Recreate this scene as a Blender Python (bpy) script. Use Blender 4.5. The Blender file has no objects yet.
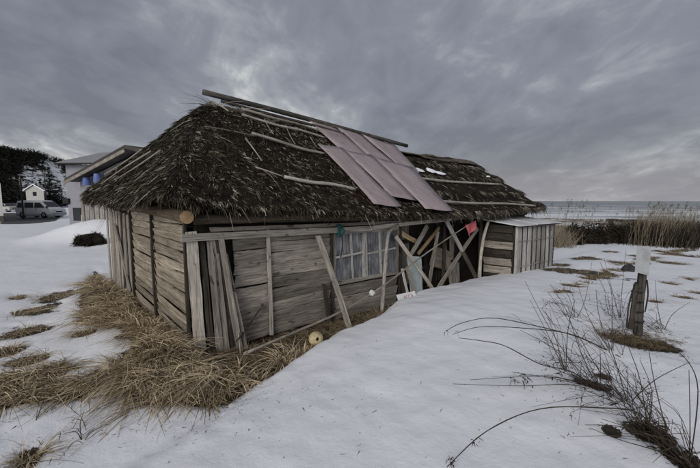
import bpy, math, random
import numpy as np
from mathutils import Vector, Matrix

rnd = random.Random(7)
rng = np.random.default_rng(7)
R = math.radians
scene = bpy.context.scene
col = scene.collection

# ------------------------------------------------------------------ camera
CAMZ = 2.0
PITCH = math.atan(33 / 350)
cam_d = bpy.data.cameras.new('camera')
cam_d.lens = 18; cam_d.sensor_width = 36
cam_d.clip_start = 0.05; cam_d.clip_end = 60000
cam = bpy.data.objects.new('camera', cam_d); col.objects.link(cam)
cam.location = (0, 0, CAMZ); cam.rotation_euler = (math.pi / 2 - PITCH, 0, 0)
scene.camera = cam

# ------------------------------------------------------------------ sky and sun
SUN_EL, SUN_AZ = 24.0, 204.0         # azimuth clockwise from +Y : behind the camera, to its left
world = bpy.data.worlds.new('World'); scene.world = world; world.use_nodes = True
wn, wl = world.node_tree.nodes, world.node_tree.links
wn.clear()
def N(t, **kw):
    n = wn.new(t)
    for k, v in kw.items():
        if k.startswith('i_'):
            n.inputs[int(k[2:])].default_value = v
        else: setattr(n, k, v)
    return n
out = N('ShaderNodeOutputWorld'); bg = N('ShaderNodeBackground'); bg.inputs[1].default_value = 0.1
sky = N('ShaderNodeTexSky', sky_type='NISHITA'); sky.sun_disc = False
sky.sun_elevation = R(SUN_EL); sky.sun_rotation = R(SUN_AZ); sky.air_density = 1.5; sky.dust_density = 3
tc = N('ShaderNodeTexCoord'); sep = N('ShaderNodeSeparateXYZ'); wl.new(tc.outputs['Generated'], sep.inputs[0])
def M(op, a, b=None, clamp=False):
    n = N('ShaderNodeMath', operation=op); n.use_clamp = clamp
    for i, v in enumerate((a, b)):
        if v is None: continue
        if isinstance(v, (int, float)): n.inputs[i].default_value = v
        else: wl.new(v, n.inputs[i])
    return n.outputs[0]
zc = M('ADD', M('MAXIMUM', sep.outputs[2], 0.0), 0.26)
cx = M('DIVIDE', sep.outputs[0], zc); cy = M('DIVIDE', sep.outputs[1], zc)
comb = N('ShaderNodeCombineXYZ'); wl.new(cx, comb.inputs[0]); wl.new(cy, comb.inputs[1])
def cloud(rot, scale, loc, nscale, detail, rough, dist):
    mp = N('ShaderNodeMapping'); mp.inputs['Rotation'].default_value = (0, 0, R(rot))
    mp.inputs['Scale'].default_value = scale; mp.inputs['Location'].default_value = loc
    wl.new(comb.outputs[0], mp.inputs[0])
    nt = N('ShaderNodeTexNoise'); nt.inputs['Scale'].default_value = nscale; nt.inputs['Detail'].default_value = detail
    nt.inputs['Roughness'].default_value = rough; nt.inputs['Distortion'].default_value = dist
    wl.new(mp.outputs[0], nt.inputs['Vector']); return nt.outputs[0]
c1 = cloud(8, (1.0, 0.62, 1), (24.9, 29.7, 0), 0.95, 4, 0.5, 0.3)
c2 = cloud(14, (1.2, 0.75, 1), (24.9, 29.7, 3), 3.1, 7, 0.6, 0.5)
c3 = cloud(-10, (1.0, 0.7, 1), (24.9, 29.7, 6), 8.5, 5, 0.6, 0.3)
cl = M('ADD', M('ADD', M('MULTIPLY', c1, 0.55), M('MULTIPLY', c2, 0.37)), M('MULTIPLY', c3, 0.13))
ramp = N('ShaderNodeValToRGB'); wl.new(cl, ramp.inputs[0])
cr = ramp.color_ramp
cr.elements[0].position = 0.41; cr.elements[0].color = (1.24, 1.31, 1.62, 1)
cr.elements[1].position = 0.67; cr.elements[1].color = (5.0, 5.1, 5.0, 1)
e = cr.elements.new(0.53); e.color = (1.74, 1.83, 2.16, 1)
e = cr.elements.new(0.60); e.color = (2.6, 2.7, 2.95, 1)
# thin pale band low over the horizon
hz = M('POWER', M('SUBTRACT', 1.0, M('MULTIPLY', M('MAXIMUM', sep.outputs[2], 0.0), 6.0), True), 2.0)
mixh = N('ShaderNodeMix', data_type='RGBA'); wl.new(M('MULTIPLY', hz, 0.75), mixh.inputs[0])
wl.new(ramp.outputs[0], mixh.inputs[6]); mixh.inputs[7].default_value = (2.55, 2.45, 2.6, 1)
mixs = N('ShaderNodeMix', data_type='RGBA'); mixs.inputs[0].default_value = 0.94
wl.new(sky.outputs[0], mixs.inputs[6]); wl.new(mixh.outputs[2], mixs.inputs[7])
wl.new(mixs.outputs[2], bg.inputs[0]); wl.new(bg.outputs[0], out.inputs[0])

sun_d = bpy.data.lights.new('sun', 'SUN'); sun_d.energy = 1.5; sun_d.angle = R(35); sun_d.color = (1.0, 0.965, 0.92)
sun = bpy.data.objects.new('sun', sun_d); col.objects.link(sun)
sd = Vector((math.sin(R(SUN_AZ)) * math.cos(R(SUN_EL)), math.cos(R(SUN_AZ)) * math.cos(R(SUN_EL)), math.sin(R(SUN_EL))))
sun.rotation_euler = sd.to_track_quat('Z', 'Y').to_euler(); sun.location = sd * 30

scene.view_settings.view_transform = 'Standard'; scene.view_settings.look = 'None'
scene.view_settings.gamma = 1; scene.view_settings.exposure = 0.48
scene.render.resolution_x = 1024; scene.render.resolution_y = 685

# ------------------------------------------------------------------ helpers
WM = {}
def tag(o, label=None, cat=None, group=None, kind=None):
    if label: o['label'] = label
    if cat: o['category'] = cat
    if group: o['group'] = group
    if kind: o['kind'] = kind
    return o
def put(o, parent=None, world_m=None):
    col.objects.link(o)
    wm = world_m if world_m is not None else Matrix.Identity(4)
    if parent is not None:
        o.parent = parent
        o.matrix_parent_inverse = WM[parent.name].inverted()
    o.matrix_basis = wm
    WM[o.name] = wm
    return o
def empty(name, loc):
    o = bpy.data.objects.new(name, None); o.empty_display_size = 0.2
    return put(o, None, Matrix.Translation(Vector(loc)))
def mesh(name, verts, faces, mat, parent=None, wm=None, smooth=False, cols=None):
    me = bpy.data.meshes.new(name)
    if isinstance(verts, np.ndarray):
        nv = len(verts); fa = np.asarray(faces); k = fa.shape[1]
        me.vertices.add(nv); me.vertices.foreach_set('co', verts.astype(np.float32).ravel())
        me.loops.add(fa.size); me.loops.foreach_set('vertex_index', fa.astype(np.int32).ravel())
        me.polygons.add(len(fa)); me.polygons.foreach_set('loop_start', np.arange(0, fa.size, k, dtype=np.int32))
        me.update(calc_edges=True)
    else:
        me.from_pydata([tuple(v) for v in verts], [], faces); me.update()
    if cols is not None:
        at = me.color_attributes.new('Col', 'FLOAT_COLOR', 'POINT')
        at.data.foreach_set('color', cols.astype(np.float32).ravel())
    if smooth: me.polygons.foreach_set('use_smooth', np.ones(len(me.polygons), dtype=bool))
    if mat is not None: me.materials.append(mat)
    o = bpy.data.objects.new(name, me)
    return put(o, parent, wm)

# hut frame: s along the front wall, w into the depth along the left wall
C0 = np.array([-2.0628, 4.5512, 0.0])
aU, aL = R(51), R(44.5)
U = np.array([math.sin(aU), math.cos(aU), 0]); L = np.array([-math.sin(aL), math.cos(aL), 0])
nF = np.array([-U[1], U[0], 0])            # into the hut from the front
nL = np.array([L[1], -L[0], 0])            # into the hut from the left
Minv = np.linalg.inv(np.array([[U[0], L[0]], [U[1], L[1]]]))
def H(s, w, z): return C0 + s * U + w * L + np.array([0, 0, z])
def Hn(s, w, z):
    s = np.asarray(s, float); w = np.asarray(w, float); z = np.asarray(z, float)
    return C0[None] + s[:, None] * U + w[:, None] * L + z[:, None] * np.array([0, 0, 1.0])
def SW(x, y):
    dx = np.asarray(x) - C0[0]; dy = np.asarray(y) - C0[1]
    return Minv[0, 0] * dx + Minv[0, 1] * dy, Minv[1, 0] * dx + Minv[1, 1] * dy
# measuring aid: a point of the photograph at a known distance ahead / on a plane
FW = np.array([0, math.cos(PITCH), -math.sin(PITCH)]); UP = np.array([0, math.sin(PITCH), math.cos(PITCH)])
def ray(u, v): return np.array([(u - 350) / 350, 0, 0]) - UP * (v - 234) / 350 + FW
def at(u, v, d): return np.array([0, 0, CAMZ]) + ray(u, v) * d
def FR(u, v, w=0.0):
    d = ray(u, v); Q = C0 + w * L - np.array([0, 0, CAMZ]); t = (Q @ nF) / (d @ nF)
    return np.array([0, 0, CAMZ]) + t * d

def ss(a, b, x):
    t = np.clip((np.asarray(x, float) - a) / (b - a), 0, 1); return t * t * (3 - 2 * t)
# value noise
_tab = np.random.default_rng(3).random((256, 256))
def vnoise(x, y):
    xi = np.floor(x).astype(int); yi = np.floor(y).astype(int); fx = x - xi; fy = y - yi
    fx = fx * fx * (3 - 2 * fx); fy = fy * fy * (3 - 2 * fy)
    a = _tab[xi & 255, yi & 255]; b = _tab[(xi + 1) & 255, yi & 255]
    c = _tab[xi & 255, (yi + 1) & 255]; d = _tab[(xi + 1) & 255, (yi + 1) & 255]
    return (a * (1 - fx) + b * fx) * (1 - fy) + (c * (1 - fx) + d * fx) * fy
def fbm(x, y, o=4):
    r = 0; a = .5
    for i in range(o):
        r = r + a * vnoise(x * 2 ** i + 17.3 * i, y * 2 ** i + 9.1 * i); a *= .5
    return r

# ------------------------------------------------------------------ materials
class Mat:
    def __init__(s, name, rough=0.8, spec=0.3):
        s.m = bpy.data.materials.new(name); s.m.use_nodes = True
        s.n, s.l = s.m.node_tree.nodes, s.m.node_tree.links
        s.b = s.n['Principled BSDF']; s.b.inputs['Roughness'].default_value = rough
        s.b.inputs['Specular IOR Level'].default_value = spec
    def node(s, t, **kw):
        n = s.n.new(t)
        for k, v in kw.items(): setattr(n, k, v)
        return n
    def link(s, a, b): s.l.new(a, b)
    def coords(s, scale=(1, 1, 1), kind='Object'):
        t = s.node('ShaderNodeTexCoord'); m = s.node('ShaderNodeMapping'); m.inputs['Scale'].default_value = scale
        if kind == 'Object':
            oi = s.node('ShaderNodeObjectInfo'); mul = s.node('ShaderNodeMath', operation='MULTIPLY'); mul.inputs[1].default_value = 37.0
            s.link(oi.outputs['Random'], mul.inputs[0]); s.link(mul.outputs[0], m.inputs['Location'])
        s.link(t.outputs[kind], m.inputs[0]) if kind != 'World' else s.link(s.node('ShaderNodeNewGeometry').outputs['Position'], m.inputs[0])
        return m.outputs[0]
    def noise(s, vec, scale, detail=4, rough=.6, dist=0):
        n = s.node('ShaderNodeTexNoise'); n.inputs['Scale'].default_value = scale; n.inputs['Detail'].default_value = detail
        n.inputs['Roughness'].default_value = rough; n.inputs['Distortion'].default_value = dist
        s.link(vec, n.inputs['Vector']); return n.outputs[0]
    def ramp(s, fac, stops):
        r = s.node('ShaderNodeValToRGB'); s.link(fac, r.inputs[0]); e = r.color_ramp.elements
        while len(e) < len(stops): e.new(0.5)
        for i, (p, c) in enumerate(stops):
            e[i].position = p; e[i].color = (c[0], c[1], c[2], 1) if isinstance(c, tuple) else (c, c, c, 1)
        return r.outputs[0]
    def mix(s, f, a, b, mode='MIX'):
        m = s.node('ShaderNodeMix', data_type='RGBA', blend_type=mode)
        for i, v in ((0, f), (6, a), (7, b)):
            if isinstance(v, (int, float)): m.inputs[i].default_value = v
            elif isinstance(v, tuple): m.inputs[i].default_value = (v[0], v[1], v[2], 1)
            else: s.link(v, m.inputs[i])
        return m.outputs[2]
    def math(s, op, a, b=0.0):
        m = s.node('ShaderNodeMath', operation=op)
        for i, v in ((0, a), (1, b)):
            if isinstance(v, (int, float)): m.inputs[i].default_value = v
            else: s.link(v, m.inputs[i])
        return m.outputs[0]
    def color(s, c):
        if isinstance(c, tuple): s.b.inputs['Base Color'].default_value = (c[0], c[1], c[2], 1)
        else: s.link(c, s.b.inputs['Base Color'])
        return s
    def bump(s, h, strength=.4, dist=.01):
        b = s.node('ShaderNodeBump'); b.inputs['Strength'].default_value = strength; b.inputs['Distance'].default_value = dist
        s.link(h, b.inputs['Height']); s.link(b.outputs[0], s.b.inputs['Normal']); return s

def wood(name, dark, mid, light, stain=.5):
    m = Mat(name, .85, .2)
    v = m.coords((1.3, 16, 16)); g = m.noise(v, 2.2, 7, .68, .5)
    v2 = m.coords((.5, 3, 3)); st = m.noise(v2, 2.2, 4, .6)
    v3 = m.coords((.7, 45, 45)); fine = m.noise(v3, 2.0, 4, .7)
    c = m.ramp(g, [(.32, dark), (.5, mid), (.68, light)])
    c = m.mix(m.ramp(st, [(.38, 1.0), (.62, 0.0)]), c, m.mix(stain, c, tuple(x * .55 for x in dark)))
    c = m.mix(m.ramp(fine, [(.36, 1.0), (.46, 0.0)]), c, tuple(x * .5 for x in dark))
    kn = m.noise(m.coords((3.2, 9, 9)), 1.7, 1, .4); c = m.mix(m.ramp(kn, [(.70, 0.0), (.745, .85)]), c, tuple(x * .38 for x in dark))
    ws = m.noise(m.coords((9, 2.2, 2.2)), 1.3, 4, .65); c = m.mix(m.ramp(ws, [(.56, 0.0), (.72, .35)]), c, tuple(x * .8 for x in dark))
    oi = m.node('ShaderNodeObjectInfo'); var = m.ramp(oi.outputs['Random'], [(0, .66), (1, 1.2)])
    c = m.mix(1.0, c, var, 'MULTIPLY')
    m.color(c)
    m.bump(m.math('ADD', m.math('MULTIPLY', g, .6), fine), .7, .006)
    return m.m
W_GREY = wood('weathered_grey_wood', (.17, .15, .124), (.35, .318, .272), (.52, .482, .425))
W_TAN = wood('weathered_tan_wood', (.17, .142, .106), (.36, .313, .245), (.52, .46, .375))
W_DARK = wood('dark_old_wood', (.022, .019, .016), (.055, .047, .038), (.10, .088, .072))
W_PALE = wood('pale_bleached_wood', (.22, .20, .17), (.42, .39, .345), (.57, .535, .48), .3)
W_FRESH = wood('yellowed_wood', (.20, .14, .075), (.36, .26, .15), (.48, .37, .23), .3)
W_WHITE = wood('white_washed_wood', (.28, .265, .24), (.47, .455, .43), (.60, .585, .56), .35)

def blade_mat(name, stops, rough=.85, tint=None):
    m = Mat(name, rough, .15)
    a = m.node('ShaderNodeAttribute'); a.attribute_name = 'Col'
    sp = m.node('ShaderNodeSeparateColor'); m.link(a.outputs['Color'], sp.inputs[0])
    c = m.ramp(sp.outputs[0], stops)
    if tint is not None: c = m.mix(sp.outputs[1], c, tint)
    m.color(c); return m.m
M_THATCH = blade_mat('thatch_straw', [(0, (.008, .007, .005)), (.36, (.026, .021, .015)), (.60, (.085, .070, .052)), (.84, (.185, .162, .13)), (1, (.36, .33, .285))], .9, (.045, .048, .022))
M_GRASS = blade_mat('dry_grass_blades', [(0, (.05, .038, .024)), (.3, (.20, .152, .092)), (.65, (.47, .37, .245)), (1, (.72, .61, .44))], .85, (.19, .175, .085))
M_REED = blade_mat('pale_reed_blades', [(0, (.05, .042, .03)), (.5, (.15, .125, .09)), (1, (.30, .26, .20))])
M_BRUSH = blade_mat('dark_brush_twigs', [(0, (.010, .009, .007)), (.6, (.032, .027, .02)), (.9, (.09, .074, .052)), (1, (.2, .165, .115))])
M_STEM = blade_mat('dry_stem', [(0, (.018, .014, .011)), (.6, (.05, .038, .028)), (1, (.13, .10, .075))])
M_CONIFER = blade_mat('conifer_needles', [(0, (.006, .008, .006)), (.7, (.018, .022, .015)), (1, (.045, .042, .03))])

m = Mat('thatch_core', .95, .1)
v = m.coords((1, 1, 1), 'World'); n1 = m.noise(v, 9, 5, .7)
m.color(m.ramp(n1, [(.35, (.006, .005, .004)), (.65, (.028, .022, .016))])); m.bump(n1, 1, .04); M_CORE = m.m

m = Mat('snow_and_bare_ground', .6, .25)
a = m.node('ShaderNodeAttribute'); a.attribute_name = 'Col'
sp = m.node('ShaderNodeSeparateColor'); m.link(a.outputs['Color'], sp.inputs[0])
v = m.coords((1, 1, 1), 'World')
nz = m.noise(v, 5.5, 6, .65); nf = m.noise(v, 38, 4, .7); nb = m.noise(v, 1.1, 4, .5); ng = m.noise(v, 160, 3, .7)
mask = m.math('ADD', sp.outputs[0], m.math('ADD', m.math('MULTIPLY', m.math('SUBTRACT', nz, .5), .9), m.math('MULTIPLY', m.math('SUBTRACT', nf, .5), .7)))
mask = m.ramp(mask, [(.46, 0.0), (.54, 1.0)])
dirt = m.ramp(m.math('ADD', m.math('MULTIPLY', nf, .6), m.math('MULTIPLY', nz, .4)), [(.35, (.011, .009, .007)), (.55, (.036, .028, .02)), (.72, (.10, .08, .054))])
asph = m.ramp(nf, [(.3, (.035, .034, .033)), (.7, (.075, .072, .066))])
dirt = m.mix(sp.outputs[1], dirt, asph)
snowc = m.ramp(nb, [(.3, (.755, .775, .82)), (.7, (.795, .81, .845))])
speck = m.ramp(m.math('ADD', m.math('MULTIPLY', nf, .75), m.math('MULTIPLY', nz, .28)), [(.70, 0.0), (.735, .75)])
snowc = m.mix(speck, snowc, (.25, .21, .16))
m.color(m.mix(mask, snowc, dirt))
m.bump(m.math('ADD', m.math('MULTIPLY', nb, .9), m.math('ADD', m.math('MULTIPLY', nz, .16), m.math('ADD', m.math('MULTIPLY', nf, .05), m.math('MULTIPLY', ng, .03)))), .55, .10)
M_GROUND = m.m

def plain(name, c, rough=.6, spec=.3, var=.25, scale=6, bump=.15, metal=0):
    m = Mat(name, rough, spec); v = m.coords((1, 1, 1)); n = m.noise(v, scale, 6, .65)
    m.color(m.ramp(n, [(.3, tuple(x * (1 - var) for x in c)), (.7, tuple(min(1, x * (1 + var)) for x in c))]))
    m.b.inputs['Metallic'].default_value = metal
    if bump: m.bump(n, bump, .01)
    return m.m

# ------------------------------------------------------------------ ground
PATCHES = []     # (px polygon in world coordinates, strength)
def drift(s, w):
    we = np.interp(s, [-6, -2, 0, .9, 1.8, 2.6, 3.3, 4, 10], [-3.0, -2.1, -1.38, -.93, -.70, -.55, -.34, -.12, -.05])
    we = we + .26 * (fbm(s * 2.4 + 40, w * 2.4 + 40, 3) - .45)
    d = .55 * ss(0, .35, we - w) + .45 * ss(0, 1.3, we - w)
    amp = np.interp(s, [-4, -1, 1, 3, 5, 9, 14], [.12, .16, .24, .35, .36, .22, .12])
    return d * amp
def ground_z(x, y):
    x = np.asarray(x, float); y = np.asarray(y, float)
    s, w = SW(x, y); r = np.hypot(x, y)
    z = .10 * (fbm(x * .33 + 4, y * .33 + 2, 3) - .45) + .05 * (fbm(x * 1.3, y * 1.3, 3) - .45)
    z = z + .022 * (fbm(x * 4.2 + 1, y * 4.2 + 6, 3) - .45) + .016 * np.clip(fbm(x * 2.6 + 21, y * 2.6 + 13, 2) - .42, 0, 1)
    z = z * ss(0.3, 1.6, np.abs(w - 2.5) - 2.5 + 1.2 + 0 * s)
    inside = (s > -.3) & (s < 9.6) & (w > -.3) & (w < 5.3)
    z = np.where(inside, z * .2 - .02, z)
    dr = drift(s, w)
    z = z + dr * np.where(w < 0, 1, 0)
    # mound of cleared snow left of the hut
    z = z + 1.02 * np.exp(-(((x + 13.3) / 2.3) ** 2 + ((y - 18.4) / 1.7) ** 2) ** 1.15) * (1 + .3 * (fbm(x * 1.1, y * 1.1) - .45))
    z = z + .4 * np.exp(-(((x + 10.4) / 1.6) ** 2 + ((y - 17.5) / 1.6) ** 2))
    # banked earth and grass along the left wall
    z = z + .14 * np.exp(-((s + .25) / .6) ** 2) * ss(-.9, .0, w) * (1 - ss(5, 6, w)) * (s < .4)
    z = z + .10 * ss(18, 40, r) * (x < 0)
    # the shore falls away to the right and ahead
    q = x * .72 + y * .69
    z = z - 2.4 * ss(30, 95, q) * ss(-30, 20, x) - 6 * ss(95, 170, q) * ss(-30, 20, x)
    return z
HUMMOCK = None
_ground_base = ground_z
def ground_z(x, y):
    z = _ground_base(x, y)
    if HUMMOCK is not None and np.any((np.asarray(x) > HB[0]) & (np.asarray(x) < HB[2]) & (np.asarray(y) > HB[1]) & (np.asarray(y) < HB[3])):
        x = np.asarray(x, float); y = np.asarray(y, float)
        hol = np.ones(np.shape(x))
        for (hx_, hy_, hr_) in HOLES: hol = hol * (1 - np.exp(-((x - hx_) ** 2 + (y - hy_) ** 2) / (hr_ * 1.5) ** 2))
        z = z + hol * ss(0.0, .35, -distpoly(HUMMOCK, x, y)) * np.clip(fbm(x * 2.3 + 3, y * 2.3 + 8, 3) - .33, 0, 1) * .42
    return z
def gz(x, y): return float(ground_z(np.array([x]), np.array([y]))[0])
def G(u, v):
    d = ray(u, v); t = 2.0
    for i in range(22):
        P = np.array([0, 0, CAMZ]) + t * d; h = gz(P[0], P[1])
        t = max(.5, t + (P[2] - h) / max(-d[2], .05) * .8)
    P = np.array([0, 0, CAMZ]) + t * d; P[2] = gz(P[0], P[1]); return P
def poly_world(pts): return np.array([G(*p)[:2] for p in pts])
def inpoly(P, x, y):
    r = np.zeros(np.shape(x), bool); n = len(P)
    for i in range(n):
        x0, y0 = P[i]; x1, y1 = P[(i + 1) % n]
        c = ((y0 > y) != (y1 > y)) & (x < (x1 - x0) * (y - y0) / (y1 - y0 + 1e-9) + x0); r ^= c
    return r
def distpoly(P, x, y):
    d = np.full(np.shape(x), 1e9); n = len(P)
    for i in range(n):
        a = P[i]; b = P[(i + 1) % n]; ab = b - a
        t = np.clip(((x - a[0]) * ab[0] + (y - a[1]) * ab[1]) / (ab @ ab + 1e-9), 0, 1)
        d = np.minimum(d, np.hypot(x - a[0] - t * ab[0], y - a[1] - t * ab[1]))
    return np.where(inpoly(P, x, y), -d, d)
GRASS_POLY = poly_world([(96, 268), (112, 286), (135, 305), (188, 346), (240, 362), (300, 346), (332, 330), (305, 352), (262, 378), (214, 406), (180, 402), (128, 404), (96, 396), (62, 398), (30, 400), (0, 408), (0, 366), (30, 372), (62, 352), (100, 346), (108, 330), (84, 322), (78, 300), (84, 284)])
HOLES = [(*G(u, v)[:2], r) for (u, v, r) in [(80, 348, .42), (100, 352, .34), (104, 361, .2), (60, 352, .4), (74, 374, .2), (92, 338, .36), (112, 345, .2), (100, 398, .2), (118, 402, .16)]]
HUMMOCK = GRASS_POLY; HB = (*GRASS_POLY.min(0), *GRASS_POLY.max(0))
ELL = []    # ellipses of bare ground: centre, radii (world)
def ell(u, v, ru, rv):
    c = G(u, v); e1 = G(u + ru, v); e2 = G(u, v + rv); e3 = G(u, v - rv)
    a = np.hypot(*(e1 - c)[:2]); b = np.hypot(*(e2 - e3)[:2]) / 2
    ang = math.atan2(c[0], c[1]); ELL.append((c[0], c[1], max(a, .04), max(b, .04), ang)); return c
TUFT_PX = [(28, 330, 20, 4.5), (36, 309, 17, 4), (57, 295, 13, 3.5), (18, 297, 6, 2), (8, 350, 14, 5), (30, 358, 16, 5), (84, 332, 6, 2.5), (3, 388, 12, 9), (28, 456, 11, 9)]
for t in TUFT_PX: ell(*t)
for t in [(642, 341, 31, 6), (652, 432, 19, 8), (592, 382, 15, 4), (686, 458, 15, 7), (576, 270, 22, 2.6), (585, 258, 14, 1.5), (560, 264, 12, 1.4), (604, 374, 8, 3), (612, 428, 8, 5),
          (655, 300, 6, 1.4), (682, 296, 7, 1.2), (620, 262, 8, 1.2), (668, 282, 8, 1.2), (690, 278, 6, 1), (640, 256, 9, .9), (672, 262, 10, 1), (610, 251, 8, .8), (655, 250, 14, .9), (690, 255, 12, 1)] + [(552 + 148 * ((i * .618) % 1), 249 + 48 * ((i * .377) % 1) ** 1.3, 2.5 + 4 * ((i * .71) % 1), .5 + .9 * ((i * .53) % 1)) for i in range(26)]: ell(*t)
ASPH = poly_world([(0, 213.2), (66, 213.2), (62, 217), (55, 221), (30, 223.5), (0, 224)])
STRIP = poly_world([(2, 222), (40, 217.5), (42, 219), (6, 225)])

def bare_mask(x, y):
    s, w = SW(x, y)
    b = ss(.12, -.12, distpoly(GRASS_POLY, x, y))
    hole = np.zeros_like(b)
    for (hx_, hy_, r) in HOLES: hole = np.maximum(hole, np.exp(-((x - hx_) ** 2 + (y - hy_) ** 2) / r ** 2))
    b = b * (1 - np.clip(hole * 1.3, 0, 1))
    wob_ = fbm(x * 3.1 + 11, y * 3.1 + 4, 3)
    for (cx_, cy_, a, bb, ang) in ELL:
        dx = x - cx_; dy = y - cy_; ry = dx * math.sin(ang) + dy * math.cos(ang); rx = dx * math.cos(ang) - dy * math.sin(ang)
        b = np.maximum(b, np.clip(1.25 - .75 * np.sqrt((rx / a) ** 2 + (ry / bb) ** 2) * (.45 + 1.2 * wob_), 0, 1))
    we = np.interp(s, [-6, -2, 0, .9, 1.8, 2.6, 3.3, 4, 10], [-3.0, -2.1, -1.38, -.93, -.70, -.55, -.34, -.12, -.05])
    b = np.maximum(b, ss(-.12, .1, w - we + .12 * (fbm(x * 2, y * 2) - .45)) * (s > -.3) * (s < 9.4) * (w < 5))
    b = np.maximum(b, ((s > -.25) & (s < 9.5) & (w > -.02) & (w < 5)) * 1.0)
    asp = ss(.6, -.6, distpoly(ASPH, x, y)); b = np.maximum(b, asp)
    # reed beds and shore
    q = x * .72 + y * .69
    b = np.maximum(b, np.clip((fbm(x * .25 + 7, y * .25, 4) - .47) * 4 + .45, 0, .8) * ss(21, 26, q) * ss(6, 11, x))
    b = np.maximum(b, .9 * ss(140, 165, q) * ss(6, 11, x))
    return b, asp
nr, na = 330, 460
rr = np.concatenate([np.linspace(.0, 9, 190), 9 * np.exp(np.linspace(0, math.log(420 / 9), 141))[1:]])
# finer angles ahead of the camera
th = np.linspace(-math.pi, math.pi, na)
th = th * (.42 + .58 * (np.abs(th) / math.pi) ** 1.3)
RR, TT = np.meshgrid(rr, th, indexing='ij'); gx = RR * np.sin(TT); gy = RR * np.cos(TT)
gb, ga = bare_mask(gx, gy); gh = ground_z(gx, gy)
gh = gh - .055 * np.clip(gb, 0, 1) * (RR < 60)
gv = np.stack([gx, gy, gh], -1).reshape(-1, 3)
ii, jj = np.meshgrid(np.arange(len(rr) - 1), np.arange(na - 1), indexing='ij')
k0 = ii * na + jj
gf = np.stack([k0, k0 + 1, k0 + na + 1, k0 + na], -1).reshape(-1, 4)[:, ::-1]
gc = np.stack([gb, ga, gb * 0, gb * 0 + 1], -1).reshape(-1, 4)
tag(mesh('snowy_ground', gv, gf, M_GROUND, smooth=True, cols=gc), kind='structure', label='wind-packed snow field with bare patches around the hut')

# sea
m = Mat('sea_water', .25, .5); v = m.coords((1, 1, 1), 'World')
mp = m.node('ShaderNodeMapping'); mp.inputs['Rotation'].default_value = (0, 0, R(-46)); mp.inputs['Scale'].default_value = (.012, .06, .05); m.link(v, mp.inputs[0])
n1 = m.noise(mp.outputs[0], 1.0, 5, .6, .4)
nw = m.noise(v, .25, 5, .6)
vd = m.node('ShaderNodeVectorMath', operation='DOT_PRODUCT'); m.link(v, vd.inputs[0]); vd.inputs[1].default_value = (.72, .69, 0)
near = m.ramp(m.math('DIVIDE', vd.outputs['Value'], 700.0), [(.15, 1.0), (.9, 0.0)])
foam = m.ramp(m.math('ADD', n1, m.math('MULTIPLY', near, .26)), [(.64, 0.0), (.70, 1.0)])
m.color(m.mix(foam, (.07, .095, .11), (.68, .70, .72))); m.link(m.ramp(foam, [(0, .22), (1, .8)]), m.b.inputs['Roughness'])
m.bump(nw, .6, .6)
rs = np.concatenate([[0], 60 * np.exp(np.linspace(0, math.log(30000 / 60), 40))]); ths = np.linspace(-math.pi, math.pi, 73)
RS, TS = np.meshgrid(rs, ths, indexing='ij')
svv = np.stack([RS * np.sin(TS), RS * np.cos(TS), RS * 0 - 3.1], -1).reshape(-1, 3)
ii, jj = np.meshgrid(np.arange(len(rs) - 1), np.arange(72), indexing='ij'); k0 = ii * 73 + jj
tag(mesh('sea', svv, np.stack([k0, k0 + 73, k0 + 74, k0 + 1], -1).reshape(-1, 4), m.m), kind='structure', label='grey sea with lines of surf out to the horizon')

# ------------------------------------------------------------------ wooden pieces
def frame_matrix(A, B, nrm):
    A = Vector(A); B = Vector(B); x = (B - A).normalized(); n = Vector(nrm)
    z = (n - x * n.dot(x)).normalized(); y = z.cross(x)
    mt = Matrix((x, y, z)).transposed().to_4x4(); mt.translation = A
    return mt, (B - A).length
def plank(name, A, B, width, thick=.02, nrm=(0, -1, 0), mat=None, parent=None, bend=.006, taper=1.0, rag=.02, segs=6, wob=.06):
    """board centred on A-B, its broad face looking along nrm; ragged ends and uneven edges"""
    mt, ln = frame_matrix(A, B, nrm)
    V = []; F = []
    b1 = rnd.uniform(-bend, bend); b2 = rnd.uniform(-bend, bend); tw = rnd.uniform(-.05, .05)
    w1 = w2 = 0
    for i in range(segs + 1):
        t = i / segs; x = t * ln
        hw = width / 2 * (1 + (taper - 1) * t)
        yl = -hw * (1 + rnd.uniform(-wob, wob)); yr = hw * (1 + rnd.uniform(-wob, wob))
        zb = b1 * math.sin(t * math.pi) * 2; yb = b2 * math.sin(t * math.pi)
        e1 = e2 = 0
        if i in (0, segs): e1 = rnd.uniform(-rag, rag); e2 = rnd.uniform(-rag, rag)
        tz = tw * (t - .5)
        V += [(x + e1, yl + yb, -thick / 2 + zb + tz * yl), (x + e2, yr + yb, -thick / 2 + zb + tz * yr),
              (x + e2, yr + yb, thick / 2 + zb + tz * yr), (x + e1, yl + yb, thick / 2 + zb + tz * yl)]
    for i in range(segs):
        a = i * 4; b = a + 4
        for j in range(4):
            k = (j + 1) % 4; F.append((a + j, a + k, b + k, b + j))
    F.append((0, 3, 2, 1)); e = segs * 4; F.append((e, e + 1, e + 2, e + 3))
    F = [tuple(reversed(f)) for f in F]
    return mesh(name, V, F, mat, parent, mt)
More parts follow.
